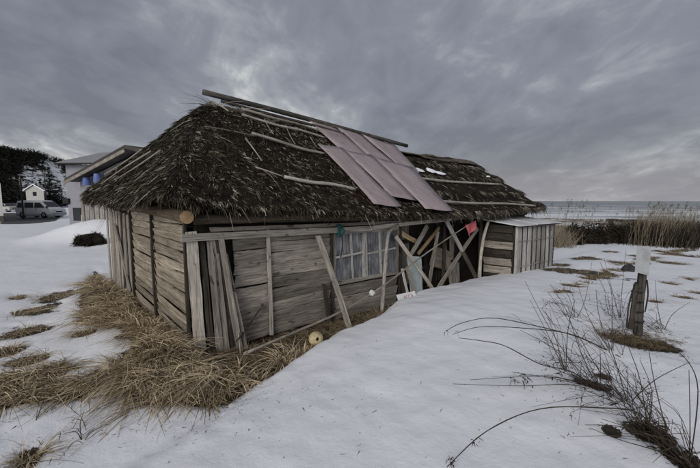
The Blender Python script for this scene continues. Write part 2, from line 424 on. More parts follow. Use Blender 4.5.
def pole(name, pts, r0, r1, mat, parent=None, sides=8, knob=.12, sub=4, smooth=True):
    pts = [Vector(p) for p in pts]
    P = []
    for i in range(len(pts) - 1):
        p0 = pts[max(i - 1, 0)]; p1 = pts[i]; p2 = pts[i + 1]; p3 = pts[min(i + 2, len(pts) - 1)]
        for k in range(sub):
            t = k / sub
            P.append(.5 * ((2 * p1) + (p2 - p0) * t + (2 * p0 - 5 * p1 + 4 * p2 - p3) * t * t + (3 * p1 - p0 - 3 * p2 + p3) * t ** 3))
    P.append(pts[-1])
    A, B = P[0], P[-1]
    if (B - A).length < 1e-3: B = A + (P[1] - A)
    x = (B - A).normalized(); ref = Vector((0, 0, 1)) if abs(x.z) < .9 else Vector((0, 1, 0))
    mt, ln = frame_matrix(A, B, ref); inv = mt.inverted()
    V = []; F = []; n = len(P)
    for i, p in enumerate(P):
        t = i / (n - 1); r = (r0 + (r1 - r0) * t) * (1 + rnd.uniform(-knob, knob) * .6)
        d = (P[min(i + 1, n - 1)] - P[max(i - 1, 0)]).normalized(); a = d.cross(ref); a = a.normalized() if a.length > 1e-4 else Vector((1, 0, 0)); b = a.cross(d)
        for j in range(sides):
            ang = 2 * math.pi * j / sides; rj = r * (1 + rnd.uniform(-knob, knob) * .4)
            V.append(inv @ (p + a * math.cos(ang) * rj + b * math.sin(ang) * rj))
    for i in range(n - 1):
        for j in range(sides):
            k = (j + 1) % sides; F.append((i * sides + j, i * sides + k, (i + 1) * sides + k, (i + 1) * sides + j))
    F.append(tuple(range(sides))[::-1]); F.append(tuple((n - 1) * sides + j for j in range(sides)))
    return mesh(name, V, F, mat, parent, mt, smooth)

def blades(P, D, Wd, ln, wd, segs, droop, rngw=None):
    """P roots, D unit direction, Wd width direction, droop (n,3) bend added with t^2; returns verts, quads"""
    n = len(P); ts = np.linspace(0, 1, segs + 1)
    V = np.empty((n, segs + 1, 2, 3))
    for i, t in enumerate(ts):
        c = P + D * (ln * t)[:, None] + droop * (t * t)
        hw = (wd * (1 - .75 * t) * .5)[:, None] * Wd
        V[:, i, 0] = c - hw; V[:, i, 1] = c + hw
    V = V.reshape(-1, 3)
    base = (np.arange(n) * (segs + 1) * 2)[:, None]
    Q = []
    for i in range(segs):
        a = base + i * 2; Q.append(np.concatenate([a, a + 1, a + 3, a + 2], 1))
    return V, np.stack(Q, 1).reshape(-1, 4)
def blade_cols(r, g, segs):
    c = np.zeros((len(r), (segs + 1) * 2, 4)); c[..., 0] = r[:, None]; c[..., 1] = g[:, None]; c[..., 3] = 1
    return c.reshape(-1, 4)
def unit(a): return a / (np.linalg.norm(a, axis=1, keepdims=True) + 1e-9)

# ================================================================== THE HUT
hut = empty('thatched_hut', H(0, 0, 0))
tag(hut, 'old grey plank hut with shaggy thatched roof sagging in the snow', 'hut')
OUT = -nF; OUTL = -nL           # outward normals of front and left wall

# --- roof
RIDGE_W = 2.3
def eave_z(s): return np.interp(s, [-.6, 0, 1.5, 3.5, 5, 7, 9.7], [2.04, 2.0, 1.89, 1.79, 1.75, 1.80, 1.86])
def ridge_z(s): return np.interp(s, [1.25, 3.9, 6, 8, 10.1], [3.92, 3.72, 3.5, 3.5, 3.53])
def roof_z(s, w):
    ez = eave_z(s); rz = ridge_z(s)
    zf = ez + (rz - ez) * (w + .4) / 2.7
    zb = 2.05 + (rz - 2.05) * (5.35 - w) / 3.05
    zl = 2.0 + .02 * w + 1.98 * (s + .55) / 1.8
    k = .06
    zz = -k * np.log(np.exp(-zf / k) + np.exp(-zb / k) + np.exp(-zl / k))
    r = np.clip(zz - 1.7, 0, 1)
    bump = .10 * (fbm(s * 2.1 + 3, w * 2.1 + 1, 3) - .45) + .05 * (fbm(s * 7, w * 7, 2) - .4)
    # worn layers with a step every 0.65 m up the slope on the seaward half
    t = (w + .4) / 2.7 * 3.4
    step = (t * 1.15 - np.floor(t * 1.15)) * .13 * ss(4.6, 5.4, s)
    return zz + bump - step
def footprint(s, w):
    """pull the square plan in at the corners"""
    return s, w
s_end = 9.75
gs = np.linspace(-.55, s_end, 170); gw = np.linspace(-.4, 5.35, 90)
SS, WW = np.meshgrid(gs, gw, indexing='ij')
# rounded near and far left corners; gable end leans outward towards the ridge
a = np.clip((.55 - SS) / 1.1, 0, 1)
WWr = 2.475 + (WW - 2.475) * (1 - .07 * a ** 2)
SSr = SS + .28 * a * np.clip((np.abs(WW - 2.475) / 2.875), 0, 1) ** 6
lean = .42 * np.clip(1 - np.abs(WW - RIDGE_W) / 2.8, 0, 1)
SSr = SSr + lean * ss(8.2, s_end, SS)
ZZ = roof_z(SSr, WWr)
edge = .03 * (fbm(SSr * 5, WWr * 5, 2) - .4)
top = Hn(SSr.ravel(), WWr.ravel(), ZZ.ravel())
inn = .10 + .04 * fbm(SSr * 3 + 8, WWr * 3, 2)
bot = Hn((SSr + .10 * ss(1, -.5, SS)).ravel(), (2.475 + (WWr - 2.475) * .985).ravel(), (ZZ - inn).ravel())
ns_, nw_ = SS.shape
ii, jj = np.meshgrid(np.arange(ns_ - 1), np.arange(nw_ - 1), indexing='ij'); k0 = (ii * nw_ + jj).ravel()
ft = np.stack([k0, k0 + nw_, k0 + nw_ + 1, k0 + 1], 1); nb_ = ns_ * nw_
fb = ft[:, ::-1] + nb_
ring = [i * nw_ for i in range(ns_)] + [(ns_ - 1) * nw_ + j for j in range(1, nw_)] + [i * nw_ + nw_ - 1 for i in range(ns_ - 2, -1, -1)] + [j for j in range(nw_ - 2, 0, -1)]
ring = np.array(ring); nx = np.roll(ring, -1)
fs = np.stack([ring, ring + nb_, nx + nb_, nx], 1)
roof = mesh('roof', np.concatenate([top, bot]), np.concatenate([ft, fb, fs]), M_CORE, hut, None, True)
tag(roof, 'thick dark weathered thatch, mossy towards the near end')

def surf(s, w):
    e_ = .04
    z = roof_z(s, w); zs = (roof_z(s + e_, w) - roof_z(s - e_, w)) / (2 * e_); zw = (roof_z(s, w + e_) - roof_z(s, w - e_)) / (2 * e_)
    P = Hn(s, w, z)
    ts = U[None] + zs[:, None] * np.array([0, 0, 1.]); tw = L[None] + zw[:, None] * np.array([0, 0, 1.])
    nrm = unit(np.cross(ts, tw)); nrm = np.where(nrm[:, 2:3] < 0, -nrm, nrm)
    dn = np.array([[0, 0, -1.]]) - nrm * (-nrm[:, 2:3]); return P, nrm, unit(dn)
def thatch(nb_, smin, smax, wmin, wmax, lmin, lmax, wdm, spread, lift, pale, per=6, mossy=True, rad=.03):
    """straw in small matted bundles: the blades of a bundle share their lie, lift and tone"""
    s = rng.uniform(smin, smax, nb_); w = rng.uniform(wmin, wmax, nb_)
    a = np.clip((.55 - s) / 1.1, 0, 1); lim = .28 * a * np.clip(np.abs(w - 2.475) / 2.875, 0, 1) ** 6
    keep = (s > -.53 + lim) & (s < s_end + .42 * np.clip(1 - np.abs(w - RIDGE_W) / 2.8, 0, 1))
    s = s[keep]; w = w[keep]; nb2 = len(s)
    bang = rng.normal(0, spread, nb2) + 1.1 * (fbm(s * 1.6 + 9, w * 1.6 + 4, 2) - .38); blift = np.abs(rng.normal(lift, lift * .8, nb2)); blen = rng.uniform(lmin, lmax, nb2)
    patch = fbm(s * 1.5 + 2, w * 1.5 + 5, 3)
    btone = rng.beta(1.3, 2.6, nb2) * pale + (patch - .45) * .7 + (rng.uniform(0, 1, nb2) > .93) * rng.uniform(.2, .6, nb2)
    bmoss = np.clip((fbm(s * 1.1 + 30, w * 1.1 + 11, 3) - .36) * 5, 0, 1) * ss(4.5, 1.5, s) * rng.uniform(.0, .7, nb2) * (1 if mossy else 0)
    rp = lambda q: np.repeat(q, per)
    n = nb2 * per; s = rp(s) + rng.normal(0, rad, n); w = np.clip(rp(w) + rng.normal(0, rad, n), -.4, 5.33); s = np.maximum(s, -.53)
    P, nr_, dn = surf(s, w); side = np.cross(nr_, dn); ang = rp(bang) + rng.normal(0, .12, n)
    D = dn * np.cos(ang)[:, None] + side * np.sin(ang)[:, None]; D = unit(D + nr_ * (rp(blift) * rng.uniform(.6, 1.4, n))[:, None])
    roll = rng.uniform(-1.2, 1.2, n); sd_ = np.cross(nr_, D); Wd = unit(sd_ * np.cos(roll)[:, None] + nr_ * np.sin(roll)[:, None])
    ln = rp(blen) * rng.uniform(.6, 1.2, n); wd = wdm * rng.uniform(.5, 1.6, n)
    V, Q = blades(P - nr_ * .015, D, Wd, ln, wd, 2, -nr_ * (ln * .15)[:, None] + np.array([0, 0, -1.]) * (ln * .12)[:, None])
    return V, Q, blade_cols(np.clip(rp(btone) + rng.normal(0, .17, n), 0, 1), rp(bmoss), 2)
def join(parts):
    V = []; Q = []; Cc = []; o = 0
    for v_, q_, c_ in parts: V.append(v_); Q.append(q_ + o); Cc.append(c_); o += len(v_)
    return np.concatenate(V), np.concatenate(Q), np.concatenate(Cc)
parts = [thatch(9500, -.55, 4.6, -.4, 2.4, .05, .16, .0145, .34, .34, 1.25, 6, True, .022),
         thatch(5600, -.55, 1.6, -.1, 5.3, .05, .16, .0145, .34, .34, 1.25, 6, True, .022),
         thatch(900, -.5, 5.0, -.2, 2.4, .3, .6, .008, .5, .10, 1.9, 2),
         thatch(7600, 4.2, 10.2, -.4, 2.4, .10, .30, .010, .12, .12, 1.35, 6, False, .022),
         thatch(260, 4.6, 10.0, -.3, 2.3, .3, .6, .008, .2, .06, 1.9, 3, False),
         thatch(1500, 1.2, 10.1, 2.2, 5.3, .2, .45, .02, .25, .12, 1.1, 5)]
# ragged eaves: straw sticking out and hanging from the cut edge
def eave(n, which, drop):
    if which == 'front':
        s = rng.uniform(-.45, 9.7, n); w = np.full(n, -.38) + rng.uniform(-.02, .12, n) + .22 * np.clip((0 - s) / .55, 0, 1) ** 2; dirn = np.tile(-nF, (n, 1))
    elif which == 'left':
        w = rng.uniform(-.25, 5.2, n); s = -.53 + .28 * np.clip(np.abs(w - 2.475) / 2.875, 0, 1) ** 6 + rng.uniform(-.01, .12, n); dirn = np.tile(-nL, (n, 1))
    elif which == 'right':
        w = rng.uniform(-.4, 5.2, n); s = s_end + .42 * np.clip(1 - np.abs(w - RIDGE_W) / 2.8, 0, 1) - rng.uniform(0, .1, n); dirn = np.tile(U, (n, 1))
    else:
        s = rng.uniform(-.3, 9.7, n); w = np.full(n, 5.3) - rng.uniform(0, .1, n); dirn = np.tile(nF, (n, 1))
    z = roof_z(s, w) - rng.uniform(0, .12, n)
    P = Hn(s, w, z)
    D = unit(dirn * rng.uniform(.35, 1, n)[:, None] + np.array([0, 0, -1.]) * rng.uniform(.15, 1.1, n)[:, None] + rng.normal(0, .28, (n, 3)))
    Wd = unit(np.cross(D, rng.normal(0, 1, (n, 3)))); ln = rng.uniform(.03, .12, n) * drop
    V, Q = blades(P, D, Wd, ln, rng.uniform(.008, .026, n), 2, np.array([[0, 0, -1.]]) * (ln * .25)[:, None])
    r = np.clip(rng.beta(1.5, 2.8, n) * .95 + rng.uniform(0, 1, n) ** 8 * .5, 0, 1)
    return V, Q, blade_cols(r, np.clip(rng.normal(.1, .2, n), 0, .6) * (s < 3), 2)
parts += [eave(6500, 'front', 1.0), eave(3600, 'left', 1.0), eave(2200, 'right', 1.0), eave(1500, 'back', 1)]
# loose straw along the open ridge
n = 900; s = rng.uniform(1.2, 5.5, n); w = rng.normal(2.25, .16, n)
P = Hn(s, w, roof_z(s, w)); D = unit(U[None] * rng.choice([-1, 1], n)[:, None] * rng.uniform(.6, 1, n)[:, None] + L[None] * rng.normal(-.15, .35, n)[:, None] + np.array([0, 0, 1.]) * rng.normal(.02, .22, n)[:, None])
ln = rng.uniform(.2, .8, n); Wd = unit(np.cross(D, rng.normal(0, 1, (n, 3))))
V, Q = blades(P, D, Wd, ln, rng.uniform(.006, .014, n), 2, np.array([[0, 0, -1.]]) * (ln * .2)[:, None])
parts.append((V, Q, blade_cols(rng.uniform(.55, 1, n), np.zeros(n), 2)))
V, Q, Cc = join(parts)
tag(mesh('thatch_straw', V, Q, M_THATCH, roof, None, False, Cc), kind='stuff', label='countless dark brittle straw ends of the thatch')

def RP(s, t, up=.03):
    w = -.4 + 2.7 * t
    P, nr_, dn = surf(np.array([float(s)]), np.array([w])); return P[0] + nr_[0] * up
def roof_pole(name, a, b, r0, r1, mat, up=.07, mids=2, jit=.012):
    pts = []
    for i in range(mids + 2):
        t = i / (mids + 1); pts.append(RP(a[0] + (b[0] - a[0]) * t, a[1] + (b[1] - a[1]) * t, up + rnd.uniform(-jit, jit) * (0 < i <= mids)))
    return pole(name, pts, r0, r1, mat, roof)
M_RIDGE = wood('ridge_log_wood', (.035, .032, .028), (.075, .068, .061), (.13, .12, .108))
tag(pole('ridge_pole', [H(1.12, 2.3, 4.07), H(2.6, 2.3, 3.97), H(4.6, 2.32, 3.82), H(6.9, 2.3, 3.62)], .055, .05, M_RIDGE, roof, 10, .06), 'long dark log lying along the ridge')
roof_pole('ridge_batten', (1.40, .965), (4.6, .93), .034, .028, M_RIDGE, .11)
roof_pole('ridge_batten', (1.75, .93), (3.6, .885), .025, .02, W_GREY, .10)
for a, b, r, mt_ in [((1.68, .86), (3.5, .79), .026, W_PALE), ((1.50, .62), (2.92, .535), .03, W_PALE), ((1.45, .215), (2.78, .165), .031, W_PALE),
                ((5.35, .475), (9.25, .405), .032, W_PALE), ((4.95, .125), (8.95, .005), .030, W_PALE)]:
    roof_pole('roof_batten', a, b, r, r * .85, mt_)
for a, b, r in [((2.15, .88), (2.0, .66), .012), ((2.6, .86), (2.35, .6), .01), ((1.28, 1.02), (1.38, .84), .02), ((1.22, 1.03), (1.30, .92), .012), ((1.05, .27), (1.44, .215), .012),
                ((.7, .62), (1.55, .6), .013), ((1.3, .55), (1.28, .35), .014), ((3.0, .75), (2.9, .62), .008)]:
    roof_pole('loose_stick', a, b, r, r * .6, W_GREY, .07, 1)
for (w0, z0, w1, z1, s0, s1) in [(2.9, 2.86, 4.2, 2.66, .25, -.15), (1.9, 2.75, 3.4, 2.3, .12, -.35), (1.3, 2.6, 2.4, 2.3, .1, -.3)]:
    def LP(s_, w_): P, nr_, dn = surf(np.array([s_]), np.array([w_])); return P[0] + nr_[0] * .06
    pole('loose_stick', [LP(s0, w0), LP((s0 + s1) / 2, (w0 + w1) / 2), LP(s1, w1)], .016, .01, W_GREY, roof)
W_BARK = wood('brown_bark_board', (.06, .048, .036), (.135, .11, .085), (.23, .195, .155))
# bark boards on the far stretch of ridge
for (sa, sb, t) in [(6.4, 7.9, .985), (7.85, 9.95, .985), (7.3, 8.8, .90), (8.7, 9.9, .87)]:
    plank('ridge_board', RP(sa, t, .06), RP(sb, t - .02, .06), .26, .03, (RP(sa + .3, t, 1) - RP(sa + .3, t, 0)), W_BARK, roof, .02, rag=.06, wob=.2)

# corrugated sheets patched over the thatch
m = Mat('faded_pink_sheet_metal', .55, .4); v = m.coords((1, 1, 1)); n1 = m.noise(v, 1.6, 6, .65); vs = m.coords((.6, 9, 1)); n2 = m.noise(vs, 2.5, 5, .65)
c = m.ramp(n1, [(.3, (.26, .212, .222)), (.6, (.335, .28, .288)), (.8, (.395, .34, .343))])
c = m.mix(m.ramp(n2, [(.48, 0.0), (.68, .7)]), c, (.22, .165, .165)); n3 = m.noise(m.coords((1, 3, 1)), 4.5, 6, .7); c = m.mix(m.ramp(n3, [(.58, 0.0), (.68, .8)]), c, (.12, .075, .055)); c = m.mix(m.ramp(n3, [(.30, .5), (.38, 0.0)]), c, (.46, .42, .43)); m.color(c); m.bump(n2, .2, .01); M_SHEET = m.m
def sheet(q, n_rib, up, label):
    """q: four (s,t) corners: upper left, upper right, lower right, lower left; laid along the slope, slightly wavy"""
    nu, nv = n_rib * 4, 10
    q = [np.array(p, float) for p in q]
    V = []
    ph = rnd.uniform(0, 6)
    for j in range(nv + 1):
        b = j / nv
        for i in range(nu + 1):
            a = i / nu; st = (q[0] * (1 - a) + q[1] * a) * (1 - b) + (q[3] * (1 - a) + q[2] * a) * b
            s_, t_ = st; w_ = -.4 + 2.7 * t_
            ez = float(eave_z(s_)); rz = float(ridge_z(s_)); z_ = ez + (rz - ez) * t_
            rib = .013 * (abs(math.cos(math.pi * a * n_rib)) ** 6)
            wav = .012 * math.sin(b * 5 + ph + a * 2) + .01 * math.sin(a * 4 + ph * 2)
            if j == nv: w_ += .04 * (fbm(np.array(a * 5 + ph), np.array(ph)) - .45); z_ -= .03 * abs(math.sin(a * 3 + ph))
            if i == 0 or i == nu: s_ += .03 * (float(fbm(np.array(b * 6 + ph), np.array(ph + i))) - .45)
            V.append(H(s_, float(w_), z_ + up + rib + wav))
    V = np.array(V); cen = V.mean(0)
    xa = V[nu + 0 + (nu + 1) * (nv - 1)] - V[0]; xa = xa / np.linalg.norm(xa); ya = V[nu] - V[0]
    mt, _ = frame_matrix(V[0], V[0] + xa, np.cross(xa, ya) * (1 if np.cross(xa, ya)[2] > 0 else -1)); inv = np.array(mt.inverted())
    thin = np.array([0, 0, -.006])
    Vl = np.concatenate([V, V + thin]); Vl = (inv[:3, :3] @ Vl.T).T + inv[:3, 3]
    F = []; N1 = len(V)
    for j in range(nv):
        for i in range(nu):
            k = j * (nu + 1) + i; F.append((k, k + nu + 1, k + nu + 2, k + 1)); F.append((k + N1, k + 1 + N1, k + nu + 2 + N1, k + nu + 1 + N1))
    rg = [i for i in range(nu + 1)] + [(nu + 1) * j + nu for j in range(1, nv + 1)] + [(nu + 1) * nv + i for i in range(nu - 1, -1, -1)] + [(nu + 1) * j for j in range(nv - 1, 0, -1)]
    for k in range(len(rg)):
        a, b = rg[k], rg[(k + 1) % len(rg)]; F.append((a, b, b + N1, a + N1))
    tag(mesh('roof_sheet', Vl, np.array(F), M_SHEET, roof, mt), label)
sheet([(3.50, 1.03), (4.32, 1.03), (4.30, .55), (3.46, .57)], 1, .128, 'faded pinkish sheet nailed below the ridge, leftmost')
sheet([(4.29, 1.03), (5.14, 1.02), (5.05, .49), (4.27, .52)], 1, .136, 'faded pinkish sheet below the ridge, middle one')
sheet([(5.10, 1.02), (6.3, .98), (5.5, .43), (5.01, .46)], 1, .142, 'faded pinkish sheet below the ridge, nearest the bare thatch')
sheet([(2.90, .60), (3.56, .60), (3.46, -.02), (2.82, .0)], 1, .155, 'pink sheet sticking out beyond the eave, leftmost of the lower row')
sheet([(3.53, .60), (4.33, .58), (4.13, .05), (3.46, .10)], 1, .161, 'pink sheet of the lower row, ending short of the eave')
sheet([(4.29, .58), (5.40, .48), (4.86, -.06), (4.09, -.03)], 1, .168, 'pink sheet of the lower row, farthest right')
M_SNOWP = plain('roof_snow', (.78, .8, .84), .6, .2, .05, 8, .3)
def blob(name, c, rx, ry, rz, mat, parent=None, ax=None, seed=0, amp=.25, n=14):
    V = []; F = []; r_ = random.Random(seed); ph = [r_.uniform(0, 6) for _ in range(6)]
    X, Y, Z = ax if ax else (np.array([1, 0, 0]), np.array([0, 1, 0]), np.array([0, 0, 1]))
    for i in range(n // 2 + 1):
        la = math.pi * i / (n // 2)
        for j in range(n):
            lo = 2 * math.pi * j / n
            k = 1 + amp * (math.sin(2 * lo + ph[0]) * .5 + math.sin(3 * lo + ph[1] + la) * .4 + math.sin(5 * lo + ph[2]) * .3) * math.sin(la)
            V.append(X * rx * math.sin(la) * math.cos(lo) * k + Y * ry * math.sin(la) * math.sin(lo) * k + Z * rz * math.cos(la) * (1 + amp * .4 * math.sin(3 * lo + ph[3])))
    for i in range(n // 2):
        for j in range(n):
            k = (j + 1) % n; F.append((i * n + j, (i + 1) * n + j, (i + 1) * n + k, i * n + k))
    return mesh(name, np.array(V), np.array(F), mat, parent, Matrix.Translation(Vector(c)), True)
dnv = RP(6.2, .45, 0) - RP(6.2, .6, 0); dnv = dnv / np.linalg.norm(dnv); nrv = RP(6.2, .5, 1) - RP(6.2, .5, 0)
for i, (s_, t_, a_, b_) in enumerate([(6.02, .60, .22, .09), (6.5, .585, .16, .14), (6.72, .54, .2, .08), (9.0, .52, .08, .05)]):
    blob('snow_patch', RP(s_, t_, .05), a_, b_, .035, M_SNOWP, roof, (U, dnv, nrv), i, .35)

# --- walls: dark lining behind the boards (floor to eave), then boards
def slab(name, quad, thick, nrm, mat, parent):
    q = [np.array(p, float) for p in quad]; n_ = np.array(nrm, float); V = q + [p + n_ * thick for p in q]
    F = [(0, 1, 2, 3), (7, 6, 5, 4)] + [(i, i + 4, (i + 1) % 4 + 4, (i + 1) % 4) for i in range(4)]
    return mesh(name, V, F, mat, parent)
M_LINE = plain('dark_interior_lining', (.03, .027, .023), .95, .1, .4, 4, .2)  # near-black colour stands in for the unlit interior seen between the boards
front_wall = slab('front_wall', [H(.05, .06, -.15), H(2.22, .06, -.15), H(2.22, .06, 1.7), H(.05, .06, 1.7)], .03, nF, M_LINE, hut)
sill_wall = slab('wall_under_window', [H(2.23, .06, -.15), H(3.85, .06, -.15), H(3.85, .06, .58), H(2.23, .06, .58)], .03, nF, M_LINE, hut)
left_wall = slab('left_wall', [H(.06, .05, -.15), H(.06, 5.0, -.15), H(.06, 5.0, 2.04), H(.06, .05, 2.04)], .03, nL, M_LINE, hut)
back_wall = slab('back_wall', [H(.1, 5.0, -.15), H(9.3, 5.0, -.15), H(9.3, 5.0, 2.06), H(.1, 5.0, 2.06)], -.03, nF, M_LINE, hut)
right_wall = slab('right_wall', [H(9.3, .05, -.15), H(9.3, 4.97, -.15), H(9.3, 4.97, 1.75), H(9.3, .05, 1.65)], .03, -U, M_LINE, hut)
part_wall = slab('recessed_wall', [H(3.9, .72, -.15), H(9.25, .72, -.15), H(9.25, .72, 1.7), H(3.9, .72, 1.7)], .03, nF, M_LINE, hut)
inner_wall = slab('inner_wall', [H(3.9, .1, -.15), H(3.9, .7, -.15), H(3.9, .7, 1.7), H(3.9, .1, 1.7)], .03, -U, M_LINE, hut)
gable_wall = mesh('gable_wall', [H(9.3, .05, 1.66), H(9.3, 4.95, 1.76), H(9.3, 2.3, 3.3), H(9.27, .05, 1.66), H(9.27, 4.95, 1.76), H(9.27, 2.3, 3.3)], [(0, 1, 2), (5, 4, 3), (0, 3, 4, 1), (1, 4, 5, 2), (2, 5, 3, 0)], W_DARK, hut)
for i in range(17):                                  # upright boards on the end facing the sea
    w_ = .12 + i * .29
    plank('plank', H(9.345, w_, -.1), H(9.345, w_, 1.62), .26, .022, U, W_GREY, right_wall)

def clap(wall, s0, s1, z0, z1, hgt, mat, fn, nrm, skew0=0., skew1=0., skip=()):
    """overlapping horizontal boards from z0 up to z1; ends may sag (skew)"""
    z = z0; i = 0
    while z < z1 - .03:
        h = hgt * rnd.uniform(.82, 1.2); h = min(h, z1 - z)
        if i not in skip:
            j1, j2 = rnd.uniform(-.012, .012), rnd.uniform(-.012, .012)
            up = np.array([0, 0, 1.]); k = .2
            f = 1 - (z - z0) / (z1 - z0)
            plank('plank', fn(s0 + rnd.uniform(-.0, .012), z + h / 2 + j1 + skew0 * f), fn(s1 - rnd.uniform(0, .012), z + h / 2 + j2 + skew1 * f), h * rnd.uniform(.96, 1.05), .022, nrm - up * k, mat, wall, .008, rag=.012, wob=.05, segs=7)
        z += h; i += 1
fnF = lambda s, z: H(s, 0, z) + OUT * .035
fnL = lambda w, z: H(0, w, z) + OUTL * .035
clap(front_wall, .52, 1.045, -.05, 1.60, .165, W_GREY, fnF, OUT, 0, .02)
clap(front_wall, 1.055, 2.20, -.05, 1.60, .175, W_GREY, fnF, OUT, 0, .04)
clap(sill_wall, 2.24, 3.84, -.1, .53, .21, W_GREY, fnF, OUT, .0, .0)
clap(left_wall, .10, 1.50, -.05, 1.86, .135, W_TAN, fnL, OUTL, -.10, .02)
clap(left_wall, 1.53, 2.83, -.02, 1.86, .14, W_TAN, fnL, OUTL, -.06, .04)
# battens and posts of the left wall
def vplank(wall, fn, a, z0, b, z1, width, mat, off=.0, nrm=None, name='plank', th=.022, **kw):
    nn = nrm; return plank(name, fn(a, z0) + nn * off, fn(b, z1) + nn * off, width, th, nn, mat, wall, **kw)
vplank(left_wall, fnL, 1.50, -.02, 1.52, 1.86, .055, W_DARK, .035, OUTL, 'batten', .03)
vplank(left_wall, fnL, 2.86, .0, 2.86, 1.86, .08, W_DARK, .035, OUTL, 'batten', .03)
vplank(left_wall, fnL, .07, -.05, .07, 1.72, .06, W_DARK, .03, OUTL, 'batten', .03)
w_ = 2.99
while w_ < 5.0:
    wd = rnd.uniform(.11, .2)
    vplank(left_wall, fnL, w_ + wd / 2, rnd.uniform(-.05, .05), w_ + wd / 2 + rnd.uniform(-.03, .03), rnd.uniform(1.74, 1.88), wd, rnd.choice([W_GREY, W_GREY, W_PALE, W_TAN, W_DARK]), rnd.uniform(0, .03), OUTL, taper=rnd.uniform(.8, 1.1))
    w_ += wd + rnd.uniform(.0, .05)
vplank(left_wall, fnL, 3.05, .25, 4.05, 1.5, .09, W_GREY, .06, OUTL, 'brace')
# posts and fanned boards at the near corner
tag(plank('corner_post', H(.02, -.06, -.1) + OUT * .02, H(-.03, -.05, 1.62), .14, .09, OUT + OUTL * .3, W_PALE, hut, .01, segs=8, wob=.08), 'split grey corner post')
for (sb, st, zb, zt, wd, off, mt_) in [(.145, .10, -.06, 1.56, .085, .04, W_DARK), (.245, .19, -.08, 1.57, .095, .07, W_GREY), (.335, .25, -.1, 1.56, .08, .085, W_GREY), (.43, .28, -.12, 1.55, .07, .10, W_DARK), (.515, .33, -.14, 1.56, .085, .115, W_GREY), (.60, .385, -.15, 1.30, .055, .13, W_GREY)]:
    plank('plank', H(sb, 0, zb) + OUT * (off + .12), H(st, 0, zt) + OUT * off, wd, .022, OUT - U * .2, mt_, front_wall, .015, taper=rnd.uniform(.7, .95), segs=8, wob=.1)
vplank(front_wall, fnF, 1.055, -.02, 1.03, 1.60, .05, W_PALE, .045, OUT, 'batten', .03)
vplank(front_wall, fnF, 2.215, -.05, 2.20, 1.58, .06, W_DARK, .03, OUT, 'batten', .03)
# wall-plate logs under the eave, and the rails lashed below them
LOGM = wood('brown_log_wood', (.085, .066, .045), (.18, .14, .095), (.28, .22, .15))
pole('wall_plate_log', [H(.02, -.03, 1.76), H(1.5, -.02, 1.74), H(3.9, 0, 1.665), H(6.0, 0, 1.64), H(9.4, 0, 1.64)], .075, .065, LOGM, hut, 10)
pole('wall_plate_log', [H(-.13, -.22, 1.80), H(-.04, 1.5, 1.86), H(.05, 5.1, 1.90)], .088, .08, LOGM, hut, 12)
M_ENDG = plain('sawn_log_end', (.40, .27, .15), .8, .2, .3, 14, .3)
lg = H(-.13, -.22, 1.80); dL = L
Vr = []; 
e1 = np.cross(L, [0, 0, 1.]);
for r_ in (0, .082):
    for j in range(12): Vr.append(lg - L * (.006 + .004 * (r_ == 0)) + (e1 * math.cos(j * math.pi / 6) + np.array([0, 0, 1.]) * math.sin(j * math.pi / 6)) * r_)
mesh('log_end', [lg - L * .008] + Vr[12:] + [lg + L * .01] + [p + L * .02 for p in Vr[12:]], [(0, 1 + j, 1 + (j + 1) % 12) for j in range(12)] + [(1 + j, 14 + j, 14 + (j + 1) % 12, 1 + (j + 1) % 12) for j in range(12)], M_ENDG, hut)
plank('rail', H(-.18, -.12, 1.535), H(3.05, -.14, 1.50), .095, .03, OUT, W_PALE, hut, .01, segs=10)
plank('rail', H(2.95, -.105, 1.505), H(5.5, -.11, 1.585), .075, .03, OUT, W_PALE, hut, .01, segs=8)
plank('rail', H(.18, -.10, 1.625), H(3.9, -.09, 1.585), .055, .03, OUT, W_GREY, hut, .01, segs=10)
plank('rail', H(5.4, -.09, 1.60), H(7.15, -.09, 1.60), .07, .03, OUT, W_GREY, hut, .01, segs=8)
# window
win = empty('window', H(2.24, -.02, .58)); win.parent = hut; win.matrix_parent_inverse = WM[hut.name].inverted()
m = Mat('hazy_window_film', .32, .5); v = m.coords((1.0, 1, .15), 'World'); n1 = m.noise(v, 26, 4, .6); n2 = m.noise(m.coords((1, 1, 1), 'World'), 3, 4)
m.color(m.ramp(m.math('ADD', m.math('MULTIPLY', n1, .6), m.math('MULTIPLY', n2, .4)), [(.38, (.05, .055, .062)), (.5, (.15, .155, .165)), (.64, (.36, .365, .38))]))
m.b.inputs['Alpha'].default_value = .74; m.bump(n1, .15, .01); M_PANE = m.m
wz0, wz1 = .60, 1.44
cols_ = [2.27, 2.62, 2.98, 3.30, 3.78]; rows_ = [wz0, 1.06, wz1]
def wp(s, z, o=0.): return H(s, -.01, z) + OUT * (.03 + o)
frame_m = W_WHITE
plank('window_frame', wp(2.22, .575), wp(3.86, .575), .07, .05, OUT, W_PALE, win, .004)
plank('window_frame', wp(2.22, 1.46), wp(3.86, 1.46), .07, .05, OUT, W_GREY, win, .004)
plank('window_frame', wp(2.25, .60), wp(2.25, 1.43), .055, .045, OUT, W_GREY, win, .004)
plank('window_frame', wp(3.82, .60), wp(3.82, 1.43), .055, .045, OUT, W_GREY, win, .004)
plank('window_stile', wp(2.98, .60, .006), wp(2.95, 1.43, .006), .10, .04, OUT, W_WHITE, win, .004)
for sc in (2.66, 3.36): plank('muntin', wp(sc + .03, .60, .004), wp(sc - .03, 1.43, .004), .035, .03, OUT, W_WHITE, win, .006)
for a, b in ((2.28, 2.92), (3.02, 3.79)): plank('muntin', wp(a, 1.03, .012), wp(b, 1.07, .012), .034, .02, OUT, W_WHITE, win, .004)
